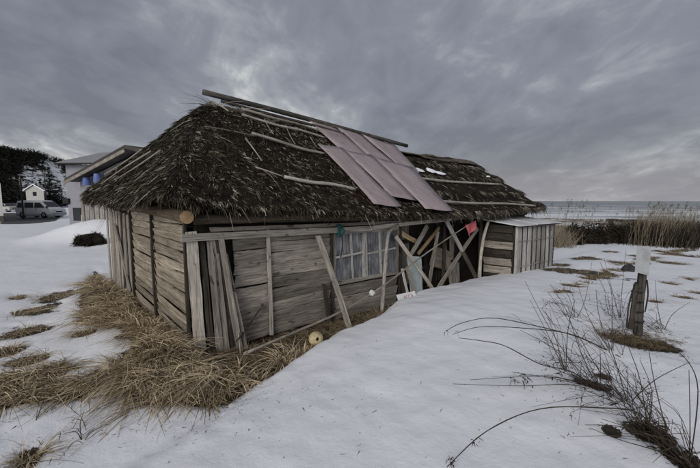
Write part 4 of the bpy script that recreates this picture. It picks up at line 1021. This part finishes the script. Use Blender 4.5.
n = 700; aa = rng.uniform(0, 6.28, n); rr_ = np.sqrt(rng.uniform(0, 1, n)) * .42
X = b0[0] + rr_ * np.cos(aa); Y = b0[1] + rr_ * np.sin(aa) * .8
V, Q, Cc = grass_at(X, Y, 3, .08, .22, .007, rng.normal(0, .5, (n, 2)), .7, .2); Cc[:, 0] *= .36
o = mesh('grass_tuft', V - b0, Q, M_GRASS, None, Matrix.Translation(Vector(b0)), False, Cc); tag(o, 'ring of dark dead grass round the foot of the wooden stake', 'grass tuft')

# sprinkled twigs and small weeds on the snow to the right
P = []
for (cx_, cy_, a_, b_, ang) in [q_ for k_, q_ in enumerate(ELL[len(TUFT_PX):]) if k_ not in (0, 1, 2, 3, 7, 8)]:
    m_ = int(30 + 60 * min(a_, 2)); t_ = rng.uniform(0, 6.28, m_); q_ = np.sqrt(rng.uniform(0, 1.3, m_))
    lx, ly = q_ * np.cos(t_) * a_, q_ * np.sin(t_) * b_
    P.append(np.stack([cx_ + lx * math.cos(ang) + ly * math.sin(ang), cy_ - lx * math.sin(ang) + ly * math.cos(ang)], 1))
for i in range(90):
    c = G(rnd.uniform(548, 700), 246 + 60 * rnd.random() ** 1.6); P.append(np.array([c[:2]]))
P = np.concatenate(P)
V, Q, Cc = grass_at(P[:, 0], P[:, 1], 5, .06, .24, .007, rng.normal(0, .6, (len(P), 2)), .8, .1); Cc[:, 0] *= .6
tag(mesh('ground_weeds', V, Q, M_GRASS, None, None, False, Cc), 'scattered dead weeds poking through the snow towards the shore', 'weeds', kind='stuff')

# ------------------------------------------------------------------ reeds and brush by the shore
def reeds(x, y, hmin, hmax, wd, lean, dark, segs=3, sway=.12):
    n = len(x); z = ground_z(x, y) - .05; D = unit(np.stack([rng.normal(lean, sway, n), rng.normal(0, sway, n), np.ones(n)], 1)); ln = rng.uniform(hmin, hmax, n)
    Wd = unit(np.stack([rng.normal(1, .3, n), rng.normal(-.5, .5, n), rng.normal(0, .1, n)], 1))
    V, Q = blades(np.stack([x, y, z], 1), D, Wd, ln, wd * rng.uniform(.6, 1.4, n), segs, np.stack([rng.normal(.08, .12, n), rng.normal(0, .1, n), -np.abs(rng.normal(.03, .05, n))], 1) * ln[:, None])
    r = np.clip(rng.normal(.5 * (1 - dark), .2, n), 0, 1); return V, Q, blade_cols(r, np.zeros(n), segs)
def scatter_px(n, u0, u1, v0, v1):
    o = np.array([G(u, v)[:2] for u, v in zip(rng.uniform(u0, u1, 45), rng.uniform(v0, v1, 45))])
    k = rng.integers(0, 45, n); return o[k] + rng.normal(0, .32, (n, 2)) * (np.linalg.norm(o[k], axis=1, keepdims=True) / 18)
p = scatter_px(9000, 625, 720, 232, 247); V, Q, Cc = reeds(p[:, 0], p[:, 1], .35, 1.1, .02, .1, .5, 3, .25)
tag(mesh('brush_thicket', V, Q, M_BRUSH, None, None, False, np.clip(Cc * np.array([1.4, 1, 1, 1]), 0, 1)), 'dense dark thicket of broken reeds at the right edge', 'thicket', kind='stuff')
p = scatter_px(650, 632, 720, 231, 245); q = scatter_px(200, 643, 662, 238, 247); p2 = np.concatenate([p, q])
parts = [reeds(p2[:, 0], p2[:, 1], 1.0, 1.9, .012, .08, -.1)]
p = scatter_px(2600, 545, 562, 236, 247); parts.append(reeds(p[:, 0], p[:, 1], .4, .95, .016, .2, -.2, 3, .3))
p = scatter_px(2600, 540, 720, 220, 231); parts.append(reeds(p[:, 0], p[:, 1], .25, .6, .016, .1, -.3, 2, .3))
p = scatter_px(2200, 540, 720, 213, 221); parts.append(reeds(p[:, 0], p[:, 1], .3, .7, .04, .1, -.3, 2, .3))
# plumed reeds: stalk and feathery head share one tip
def plumed(p, h0, h1, size):
    n = len(p); b = np.stack([p[:, 0], p[:, 1], ground_z(p[:, 0], p[:, 1]) - .05], 1); h = rng.uniform(h0, h1, n)
    D = unit(np.stack([rng.normal(.05, .06, n), rng.normal(0, .06, n), np.ones(n)], 1)); bend = np.stack([rng.normal(.1, .06, n), rng.normal(0, .05, n), np.full(n, -.02)], 1) * h[:, None]
    V, Q = blades(b, D, unit(np.cross(D, np.array([[.3, 1., 0]]))), h, np.full(n, .016), 4, bend); out_ = [(V, Q, blade_cols(rng.uniform(.2, .6, n), np.zeros(n), 4))]
    k_ = 12; tip = np.repeat(b + D * h[:, None] + bend, k_, 0); nn = n * k_; f_ = rng.uniform(-1.4, .1, nn)
    D2 = unit(np.stack([rng.normal(.5, .3, nn), rng.normal(0, .3, nn), rng.normal(.7, .35, nn)], 1)); ln = rng.uniform(.35, .8, nn) * size
    V, Q = blades(tip + np.repeat(D, k_, 0) * (f_ * size)[:, None], D2, unit(np.cross(D2, rng.normal(0, 1, (nn, 3)))), ln, ln * .22, 3, np.array([[.35, 0, -.35]]) * ln[:, None])
    out_.append((V, Q, blade_cols(rng.uniform(.05, .45, nn), np.zeros(nn), 3))); return out_
parts += plumed(scatter_px(80, 625, 715, 230, 244), 1.3, 2.0, .15)
parts += plumed(scatter_px(60, 560, 715, 222, 230), 1.0, 1.8, .17)
parts += plumed(scatter_px(22, 548, 580, 226, 236), 1.5, 2.2, .17)
V, Q, Cc = join(parts)
tag(mesh('reed_bed', V, Q, M_REED, None, None, False, Cc), 'pale dry reeds with feathery tops between the snow and the sea', 'reeds', kind='stuff')
# row of dark rounded bushes
bush_px = [(571, 244, 9), (584, 243, 8.5), (597, 243, 9), (611, 242, 9), (623, 243, 8), (635, 243, 10), (650, 243, 9)]
bl = ['dark rounded bush at the left end of the row before the sea', 'second dark bush from the left in the row before the sea', 'third dark bush from the left in the row before the sea', 'middle one of the dark rounded bushes before the sea', 'small dark bush right of the middle of the row', 'widest dark bush in the row, left of the white plate', 'dark bush at the right end of the row, next to the reed thicket']
for i, ((u_, v_, r_), lab) in enumerate(zip(bush_px, bl)):
    c = G(u_, v_); sc_ = r_ / 350 * ((c - np.array([0, 0, CAMZ])) @ FW); hgt = sc_ * 2.1
    e = empty('bush', c); tag(e, lab, 'bush', 'row of dark bushes before the sea')
    n = 2600; a = unit(rng.normal(0, 1, (n, 3))); a[:, 2] = np.abs(a[:, 2]); f_ = rng.uniform(.3, 1.0, (n, 1)) * (1 + .16 * np.sin(5 * a[:, :1] + i) + .12 * np.sin(9 * a[:, 1:2] + 2 * i))
    P = c + a * np.array([sc_ * 1.1, sc_ * 1.1, hgt]) * f_
    D = unit(a * .6 + rng.normal(0, .5, (n, 3)) + np.array([0, 0, .25])); ln = rng.uniform(.08, .3, n)
    V, Q = blades(P, D, unit(np.cross(D, rng.normal(0, 1, (n, 3)))), ln, rng.uniform(.02, .055, n), 2, np.array([[.1, 0, -.45]]) * ln[:, None])
    mesh('crown', V, Q, M_BRUSH, e, None, False, blade_cols(rng.beta(1.5, 2.0, n), np.zeros(n), 2))
    n = 26; aa = rng.uniform(0, 6.28, n); D = unit(np.stack([np.cos(aa) * .7, np.sin(aa) * .7, rng.uniform(.7, 1.3, n)], 1)); ln = rng.uniform(.5, .95, n) * hgt
    V, Q = blades(np.repeat(c[None], n, 0) - np.array([0, 0, .05]), D, unit(np.cross(D, rng.normal(0, 1, (n, 3)))), ln, np.full(n, .02), 2, np.array([[0, 0, -.1]]) * ln[:, None])
    mesh('stems', V, Q, M_BRUSH, e, None, False, blade_cols(rng.uniform(.2, .6, n), np.zeros(n), 2))
# driftwood logs on the shore
for (u0, v0, u1, v1, lab) in [(607, 220, 623, 223, 'shorter dark driftwood log lying beyond the bushes'), (627, 221, 646, 224, 'longer dark driftwood log lying beyond the bushes')]:
    A = G(u0, v0 + 1.2); B = G(u1, v1 + .5); mid = (A + B) / 2 + np.array([0, 0, .3])
    for q_ in (A, B): q_[2] += .22
    tag(pole('driftwood_log', [A, mid, B], .28, .2, W_DARK, None, 8, .2), lab, 'log')
tag(blob('stone', G(629, 271) + np.array([0, 0, .04]), .15, .14, .13, plain('dark_stone', (.03, .03, .032), .8, .3, .3, 8, .4), None, None, 5, .3, 22), 'dark rounded stone in the snow behind the stake', 'stone')

# ------------------------------------------------------------------ left background
# hill
m = Mat('hillside', .9, .1); v = m.coords((1, 1, 1), 'World'); n1 = m.noise(v, .05, 6, .7); n2 = m.noise(v, .35, 5, .7)
a = m.node('ShaderNodeAttribute'); a.attribute_name = 'Col'; sp = m.node('ShaderNodeSeparateColor'); m.link(a.outputs['Color'], sp.inputs[0])
mk = m.ramp(m.math('ADD', sp.outputs[0], m.math('MULTIPLY', m.math('SUBTRACT', n2, .5), 2.4)), [(.47, 0.0), (.56, 1.0)])
m.color(m.mix(mk, m.ramp(n2, [(.35, (.012, .011, .009)), (.65, (.05, .042, .03))]), (.66, .68, .72))); m.bump(n2, .6, 1.0); M_HILL = m.m
def hill_z(x, y):
    az = np.degrees(np.arctan2(x, y)); r = np.hypot(x, y)
    crest = np.interp(az, [-120, -80, -60, -45, -42, -39, -36, -32, -25, -15, -5], [38, 36, 33, 28.5, 26, 22.5, 20, 19, 17, 9, -6])
    t = ss(105, 255, r); return crest * t ** 1.15 + (fbm(x * .03, y * .03, 4) - .45) * 9 * t - 1.2 + 0 * az
ra = np.concatenate([np.linspace(84, 260, 60), np.linspace(275, 420, 10)]); ta = np.radians(np.linspace(-125, -3, 190)); RA, TA = np.meshgrid(ra, ta, indexing='ij')
hx, hy = RA * np.sin(TA), RA * np.cos(TA); hzv = hill_z(hx, hy)
az = np.degrees(TA)
def snow_slope(x, y):
    az = np.degrees(np.arctan2(x, y)); el = np.degrees(np.arctan2(hill_z(x, y) - CAMZ, np.hypot(x, y)))
    c1 = np.exp(-(((az + 41.7) / 2.2) ** 2 + ((el - 2.6) / 2.0) ** 2)); c2 = np.exp(-(((az + 39.7 + (el - 3.5) * .45) / 1.3) ** 2)) * ss(5.7, 4.6, el)
    return np.clip(np.maximum(c1, c2) + .25 * ss(2, .5, el), 0, 1)
sn = snow_slope(hx, hy) * .72
cc = np.stack([sn, sn * 0, sn * 0, sn * 0 + 1], -1).reshape(-1, 4); nA = len(ta)
ii, jj = np.meshgrid(np.arange(len(ra) - 1), np.arange(nA - 1), indexing='ij'); k0 = ii * nA + jj
tag(mesh('hill', np.stack([hx, hy, hzv], -1).reshape(-1, 3), np.stack([k0, k0 + nA, k0 + nA + 1, k0 + 1], -1).reshape(-1, 4)[:, ::-1], M_HILL, None, None, True, cc), kind='structure', label='wooded hill with snowy clearings behind the village')
n = 18000; r_ = np.sqrt(rng.uniform(132 ** 2, 275 ** 2, n)); t_ = np.radians(rng.uniform(-72, -20, n)); x, y = r_ * np.sin(t_), r_ * np.cos(t_)
sn = snow_slope(x, y); keep = (sn < rng.uniform(.15, 1.0, n)); x, y, r_ = x[keep], y[keep], r_[keep]; n = len(x); z = hill_z(x, y)
hgt = rng.uniform(1.8, 3.6, n); sp_ = hgt * rng.uniform(.2, .32, n)
nb = 16; X = np.repeat(x, nb); Y = np.repeat(y, nb); HT = np.repeat(hgt, nb); f_ = rng.uniform(.0, 1, n * nb); aa = rng.uniform(0, 6.28, n * nb); sp2 = np.repeat(sp_, nb) * (1 - .8 * f_)
P = np.stack([X, Y, np.repeat(z, nb) + HT * f_], 1); D = unit(np.stack([np.cos(aa), np.sin(aa), rng.uniform(-.2, .5, n * nb)], 1)); ln = sp2 * rng.uniform(.8, 1.3, n * nb) + .2
V, Q = blades(P, D, unit(np.cross(D, np.array([[.1, .2, 1]]) + rng.normal(0, .6, (n * nb, 3)))), ln, ln * .5 + .08, 1, np.array([[0, 0, -.3]]) * ln[:, None])
tag(mesh('hill_forest', V, Q, M_CONIFER, None, None, False, blade_cols(np.clip(np.repeat(rng.beta(1.4, 2.5, n), nb) + rng.normal(0, .08, n * nb), 0, 1), np.zeros(n * nb), 1)), 'dark wood covering the hill behind the van', 'forest', kind='stuff')

M_PLASTER = plain('grey_plaster', (.25, .25, .275), .8, .2, .12, 1.2, .1); M_CREAM = plain('cream_plaster', (.40, .395, .375), .8, .2, .1, 1.5, .1)
M_TINR = plain('grey_tin_roof', (.24, .24, .25), .5, .4, .15, 1.5, .1); M_DKROOF = plain('dark_board_roof', (.055, .05, .046), .8, .2, .3, 2, .2)
M_GLASSD = Mat('dark_glass', .12, .5).color((.02, .022, .026)).m; M_TRIM = plain('dark_trim', (.02, .02, .02), .7, .2, .2, 5, 0)
def prism(name, pts, ext, mat, parent):
    """pts: world polygon, extruded by vector ext"""
    pts = [np.array(p, float) for p in pts]; n = len(pts); V = pts + [p + np.array(ext) for p in pts]
    F = [tuple(range(n)), tuple(range(2 * n - 1, n - 1, -1))] + [(i, i + n, (i + 1) % n + n, (i + 1) % n) for i in range(n)]
    return mesh(name, V, F, mat, parent)
def box(name, o_, ax, ay, az_, mat, parent):
    o_ = np.array(o_, float); return prism(name, [o_, o_ + ax, o_ + ax + ay, o_ + ay], az_, mat, parent)
Z1 = np.array([0, 0, 1.])
# grey two-storey building behind the hut
d = 26.0; pA = at(68, 201, d); pA[2] = -.2
dirA = unit(np.array([[1.0, -.06, 0]]))[0]; dirB = np.array([-dirA[1], dirA[0], 0])
gb_ = empty('grey_building', pA); tag(gb_, 'grey plastered building with pale tin roof behind the hut', 'building')
hA = at(68, 165, d)[2] + .2
box('wall', pA, dirA * 13, dirB * 8, Z1 * hA, M_PLASTER, gb_)
e0 = pA + Z1 * (hA + .003) - dirA * .35 - dirB * .45
prism('roof', [e0, e0 + dirB * 4.45 + Z1 * 1.3, e0 + dirB * 8.9, e0 + dirB * 8.9 + Z1 * .1, e0 + dirB * 4.45 + Z1 * 1.42, e0 + Z1 * .12], dirA * 13.7, M_TINR, gb_)
box('eave_gutter', e0 - dirB * .1 - Z1 * .02, dirA * 13.7, dirB * .1, Z1 * .1, M_TRIM, gb_)
f = box('window', pA + dirA * .35 - dirB * .03 + Z1 * .75, dirA * .62, dirB * .06, Z1 * .95, M_TRIM, gb_); box('pane', pA + dirA * .4 - dirB * .04 + Z1 * .8, dirA * .52, dirB * .02, Z1 * .85, M_GLASSD, f)
box('vent_hood', pA - dirA * .3 - dirB * .15 + Z1 * 2.0, dirA * .45, dirB * .4, Z1 * .4, M_TRIM, gb_)
for i in range(4): box('pipe', pA + dirA * (1.1 + .55 * i) - dirB * .2 + Z1 * .1, dirA * .09, dirB * .09, Z1 * (1.1 + .1 * i), M_CREAM, gb_)
# darker boathouse with low gable in front of it
EX = unit(np.array([[.86, -.5, 0]]))[0]; EY = np.array([-EX[1], EX[0], 0])
E0 = at(77, 182, 20.0)
def along(u):           # how far along the gable front a sight line falls
    d_ = ray(u, 200); n_ = EY[:2]; t_ = (E0[:2] @ n_) / (d_[:2] @ n_); return float((d_[:2] * t_ - E0[:2]) @ EX[:2]), t_
hw, tpk = along(141); PK = E0 + EX * hw; PK[2] = at(141, 151, tpk)[2]
bh = empty('boathouse', (E0[0], E0[1], 0)); tag(bh, 'weathered boathouse with dark low-pitched roof just behind the thatch', 'building')
rise = PK[2] - E0[2]; bx = E0 + EX * .35; bx[2] = -.2
prism('wall', [bx, bx + EX * (2 * hw - .7), bx + EX * (2 * hw - .7) + Z1 * (E0[2] + .2), bx + EX * (hw - .35) + Z1 * (PK[2] + .05), bx + Z1 * (E0[2] + .2)], EY * 9, M_PLASTER, bh)
E1 = E0 + EX * (2 * hw)
o3 = -EY * .6
prism('roof', [E0 + o3, PK + o3, E1 + o3, E1 + o3 + Z1 * .16, PK + o3 + Z1 * .18, E0 + o3 + Z1 * .16], EY * 10.2, M_DKROOF, bh)
prism('barge_board', [E0 + o3 - Z1 * .16 - EY * .05, PK + o3 - Z1 * .16 - EY * .05, PK + o3 - EY * .05, E0 + o3 - EY * .05], EY * .045, W_GREY, bh)
for i in range(5): plank('plank', bx + EX * (.2 + .55 * i) - EY * .03, bx + EX * (.2 + .55 * i) - EY * .03 + Z1 * 2.6, .3, .03, -EY, W_GREY, bh)
# two blue buckets hung upside down under the barge board
M_BUCK = plain('blue_plastic', (.11, .16, .38), .45, .4, .12, 4, 0)
BP = (E0 + o3 - EY * .35)
for (u_, v_, lab) in [(86.5, 181, 'lower of two blue buckets hanging at the boathouse eave'), (97.5, 177.5, 'upper of two blue buckets hanging at the boathouse eave')]:
    al, td = along(u_); c = at(u_, v_, td - .75); k_ = 1.4; e = empty('blue_bucket', c - Z1 * .2); tag(e, lab, 'bucket', 'blue buckets at the boathouse eave')
    prof = [(.0, .15), (.105, .148), (.115, .13), (.14, -.13), (.152, -.135), (.152, -.16), (.138, -.16), (.10, .12)]; V = []; F = []; n_ = 18
    for (r_, h_) in prof:
        for j in range(n_): V.append((k_ * r_ * math.cos(2 * math.pi * j / n_), k_ * r_ * math.sin(2 * math.pi * j / n_), k_ * h_))
    for i in range(len(prof) - 1):
        for j in range(n_): k = (j + 1) % n_; F.append((i * n_ + j, (i + 1) * n_ + j, (i + 1) * n_ + k, i * n_ + k))
    mesh('shell', np.array(V), np.array(F), M_BUCK, e, Matrix.Translation(Vector(c)), True)
    bz = E0[2] + rise * al / hw; hk = E0 + EX * al - EY * .62
    pole('hanger', [c + Z1 * .15, c + Z1 * .25 + np.array([.01, .05, 0]), np.array([hk[0], hk[1], bz - .08])], .012, .012, M_TRIM, e, 5)
EX = np.array([1., 0, 0])
# vehicles
def wheel(c, r, w, fwd, side, mat_t, mat_r, parent):
    def disc(name, rr0, rr1, off, wd, mat, par):
        V = []; F = []; n_ = 18
        for (q, o_) in ((rr0, off), (rr1, off), (rr1, off - wd), (rr0, off - wd)):
            for j in range(n_): V.append(np.array(c) + (np.array(fwd) * math.cos(j * 2 * math.pi / n_) + Z1 * math.sin(j * 2 * math.pi / n_)) * q + np.array(side) * o_)
        for i in range(4):
            for j in range(n_): k = (j + 1) % n_; F.append((i * n_ + j, i * n_ + k, ((i + 1) % 4) * n_ + k, ((i + 1) % 4) * n_ + j))
        return mesh(name, np.array(V), np.array(F), mat, par)
    t = disc('wheel', r * .6, r, w / 2, w, mat_t, parent); disc('rim', .02, r * .61, w / 2 - .03, w * .5, mat_r, t)
M_TYRE = plain('tyre_rubber', (.015, .015, .015), .9, .1, .2, 8, 0); M_RIM = plain('steel_rim', (.35, .35, .36), .4, .5, .1, 8, 0, .6)
M_VAN = plain('silver_white_paint', (.62, .63, .65), .35, .5, .05, 2, 0); M_VANL = plain('grey_lower_paint', (.26, .265, .275), .4, .5, .08, 2, 0)
M_LAMP = Mat('lamp_glass', .15, .5).color((.55, .55, .52)).m; M_RED2 = plain('tail_red', (.35, .02, .02), .3, .5, .1, 4, 0)
def car(name, label, group, base, heading, prof, width, belt, wins, shield, wheels, wr, paint, lamp_x, lamp_z, top_in=.14):
    f = np.array([math.cos(heading), math.sin(heading), 0]); sd_ = np.array([-f[1], f[0], 0]); base = np.array(base)
    e = empty(name, base); tag(e, label, 'van' if 'van' in name else 'car', group)
    zt = max(p[1] for p in prof)
    def P(x, y, z):
        k = max(0, (z - belt) / (zt - belt)); return base + f * x + sd_ * (y * (1 - k * top_in)) + Z1 * z
    hwid = width / 2; n = len(prof)
    V = [P(x, -hwid, z) for x, z in prof] + [P(x, -hwid * .5, z + .02 * (z > 1)) for x, z in prof] + [P(x, hwid * .5, z + .02 * (z > 1)) for x, z in prof] + [P(x, hwid, z) for x, z in prof]
    F = [tuple(range(n - 1, -1, -1)), tuple(range(3 * n, 4 * n))]
    for r_ in range(3):
        for i in range(n): k = (i + 1) % n; F.append((r_ * n + i, r_ * n + k, (r_ + 1) * n + k, (r_ + 1) * n + i))
    body = mesh('body', V, F, paint, e); 
    bv = body.modifiers.new('bevel', 'BEVEL'); bv.width = .05; bv.segments = 2; bv.limit_method = 'ANGLE'; bv.angle_limit = R(25)
    for sg in (-1, 1):
        for w_ in wins:
            q = [P(x, sg * (hwid + .006), z) for x, z in w_]; prism('window', q, -sd_ * sg * .02, M_GLASSD, e)
        q = [P(prof[0][0] + .05, sg * (hwid + .008), .42), P(prof[-2][0] - .1, sg * (hwid + .008), .42), P(prof[-2][0] - .1, sg * (hwid + .008), .30), P(prof[0][0] + .05, sg * (hwid + .008), .30)]
        prism('sill_trim', q, -sd_ * sg * .03, M_VANL, e)
        for (x0, z0) in ((wins[1][0][0] + .1, belt - .12), (wins[-1][0][0] + .12, belt - .12)):
            prism('door_handle', [P(x0, sg * (hwid + .02), z0), P(x0 + .16, sg * (hwid + .02), z0), P(x0 + .16, sg * (hwid + .02), z0 + .04), P(x0, sg * (hwid + .02), z0 + .04)], -sd_ * sg * .03, M_TRIM, e)
        for x in wheels: wheel(base + f * x + sd_ * sg * (hwid - .075) + Z1 * wr, wr, .2, f, sd_ * sg, M_TYRE, M_RIM, e)
        lp = P(lamp_x, sg * hwid * .72, lamp_z); prism('headlight', [lp - sd_ * .15 - Z1 * .08, lp + sd_ * .15 - Z1 * .08, lp + sd_ * .15 + Z1 * .1, lp - sd_ * .15 + Z1 * .1], f * .06, M_LAMP, e)
        lp = P(-.02, sg * hwid * .85, .95); prism('tail_light', [lp - sd_ * .08 - Z1 * .2, lp + sd_ * .08 - Z1 * .2, lp + sd_ * .08 + Z1 * .2, lp - sd_ * .08 + Z1 * .2], -f * .03, M_RED2, e)
        mp_ = P(shield[0][0] - .05, sg * (hwid + .12), belt + .1); prism('mirror', [mp_ - Z1 * .1, mp_ + f * .1 - Z1 * .1, mp_ + f * .1 + Z1 * .12, mp_ + Z1 * .12], -sd_ * sg * .14, M_TRIM, e)
    (x0, z0), (x1, z1) = shield; nn = np.array([z0 - z1, 0, x1 - x0]); 
    off = (f * (z1 - z0) - Z1 * (x1 - x0)); off = off / np.linalg.norm(off) * .03
    prism('windscreen', [P(x0, -hwid * .86, z0) + off, P(x0, hwid * .86, z0) + off, P(x1, hwid * .88, z1) + off, P(x1, -hwid * .88, z1) + off], -off * .8, M_GLASSD, e)
    fx = prof[-2][0]; bp = base + f * (fx - .02) + Z1 * .36
    prism('bumper', [bp - sd_ * hwid * .98, bp + sd_ * hwid * .98, bp + sd_ * hwid * .98 + Z1 * .22, bp - sd_ * hwid * .98 + Z1 * .22], f * .1, M_VANL, e)
    prism('grille', [bp - sd_ * .4 + Z1 * .3, bp + sd_ * .4 + Z1 * .3, bp + sd_ * .4 + Z1 * .42, bp - sd_ * .4 + Z1 * .42], f * .05, M_TRIM, e)
    return e
vb = G(23.5, 214.2); vb2 = G(63.5, 215.0); hd_ = math.atan2(vb2[1] - vb[1], vb2[0] - vb[0]); vl = np.linalg.norm((vb2 - vb)[:2]); k = 1.0
dv = 41.0; vb = at(23.5, 214, dv); vb[2] = gz(vb[0], vb[1]) - .02
vanprof = [(0, .24), (0, 1.0), (.06, 1.55), (.22, 1.93), (1.6, 2.0), (3.05, 1.96), (3.35, 1.86), (4.15, 1.20), (4.62, 1.02), (4.72, .78), (4.72, .3), (4.6, .22)]
car('silver_van', 'silver minivan parked sideways on the cleared lot below the hill', None, vb, R(-7), vanprof, 1.72, 1.12,
    [[(.22, 1.18), (1.0, 1.18), (1.0, 1.72), (.34, 1.72)], [(1.18, 1.18), (2.3, 1.18), (2.3, 1.74), (1.18, 1.74)], [(2.48, 1.18), (3.75, 1.18), (3.16, 1.74), (2.48, 1.74)]],
    [(4.12, 1.24), (3.38, 1.84)], [.85, 3.62], .33, M_VAN, 4.68, .86)
carprof = [(0, .3), (0, .85), (.3, 1.0), (.9, 1.42), (2.2, 1.45), (2.9, 1.0), (3.7, .88), (3.85, .6), (3.85, .32), (3.7, .26)]
for (u_, d_, lab) in [(2, 62, 'small white car at the far left beside the house'), (11.5, 64, 'small white car parked behind the van, right of another one')]:
    cb_ = at(u_, 211, d_); cb_[2] = gz(cb_[0], cb_[1])
    car('white_car', lab, 'small cars parked behind the van', cb_, R(-20), carprof, 1.6, .95, [[(.55, .98), (1.0, .98), (1.0, 1.34), (.9, 1.34)], [(1.1, .98), (1.75, .98), (1.75, 1.36), (1.1, 1.36)], [(1.85, .98), (2.7, .98), (2.2, 1.36), (1.85, 1.36)]],
        [(2.85, 1.04), (2.25, 1.42)], [.7, 3.05], .29, M_CREAM, 3.8, .68)
# small white house on the slope
d = 95.0; c = at(35, 197, d); c[2] = gz(c[0], c[1]) - .5; hh_ = empty('white_house', c); tag(hh_, 'small white gabled house at the foot of the hill', 'house')
g0 = c - EX * 2.4; top_ = at(35, 185, d)[2]; ev = at(35, 190, d)[2]
prism('wall', [g0, g0 + EX * 4.8, np.array([g0[0] + 4.8, g0[1], ev]), np.array([c[0], g0[1], top_]), np.array([g0[0], g0[1], ev])], np.array([-3.6, 4.4, 0]), M_CREAM, hh_)
for sg in (-1, 1):
    a_ = np.array([c[0], g0[1] - .4, top_ + .05]); b_ = np.array([c[0] + sg * 3.0, g0[1] - .4, ev - .35]); prism('roof', [a_, b_, b_ + Z1 * .25, a_ + Z1 * .25], np.array([-4.0, 5.0, 0]), M_SNOWP, hh_)
box('window', np.array([c[0] - .5, g0[1] - .05, ev - 1.6]), EX * 1.0, np.array([0, .1, 0]), Z1 * 1.1, M_GLASSD, hh_)
# house at the left edge
d = 33.0; c = at(3.6, 217, d); c[2] = gz(c[0], c[1]) - .2; eh = empty('cream_house', c); tag(eh, 'corner of a cream house with overhanging eave at the left edge', 'house')
ht = at(0, 183, d)[2] - c[2]
box('wall', c - EX * 7, EX * 7, np.array([-6.5, 5.8, 0]), Z1 * ht, M_CREAM, eh)
prism('roof', [c + Z1 * ht + EX * .3 - np.array([0, .5, 0]), c + Z1 * (ht + 1.5) - EX * 3.5 - np.array([0, .5, 0]), c + Z1 * ht - EX * 7.4 - np.array([0, .5, 0]), c + Z1 * (ht + .15) - EX * 7.4 - np.array([0, .5, 0]), c + Z1 * (ht + 1.65) - EX * 3.5 - np.array([0, .5, 0]), c + Z1 * (ht + .15) + EX * .3 - np.array([0, .5, 0])], np.array([-7.5, 6.6, 0]), M_TINR, eh)
box('base_course', c - EX * 7.0 - np.array([0, .03, 0]), EX * 7.03, np.array([0, .03, 0]), Z1 * .7, M_DKROOF, eh)
# utility poles
for (u_, v0, v1, d_, lab) in [(23.5, 215, 176, 38.0, 'dark utility pole in front of the van'), (47, 206, 170, 70.0, 'thin utility pole behind the van')]:
    b_ = at(u_, v0, d_); b_[2] = gz(b_[0], b_[1]) - .1; t_ = at(u_, v1, d_); t_[:2] = b_[:2]
    e = empty('utility_pole', b_); tag(e, lab, 'utility pole', 'utility poles')
    pole('shaft', [b_, (b_ + t_) / 2, t_], .09, .07, W_DARK, e, 8, .03)
    plank('crossarm', t_ - Z1 * .4 - EX * .6 - np.array([0, .1, 0]), t_ - Z1 * .4 + EX * .6 - np.array([0, .1, 0]), .1, .1, (0, -1, 0), W_DARK, e)
    for k_ in (-.5, 0, .5): pole('insulator', [t_ - Z1 * .36 + EX * k_ - np.array([0, .1, 0]), t_ - Z1 * .18 + EX * k_ - np.array([0, .1, 0])], .04, .03, M_CREAM, e, 6)
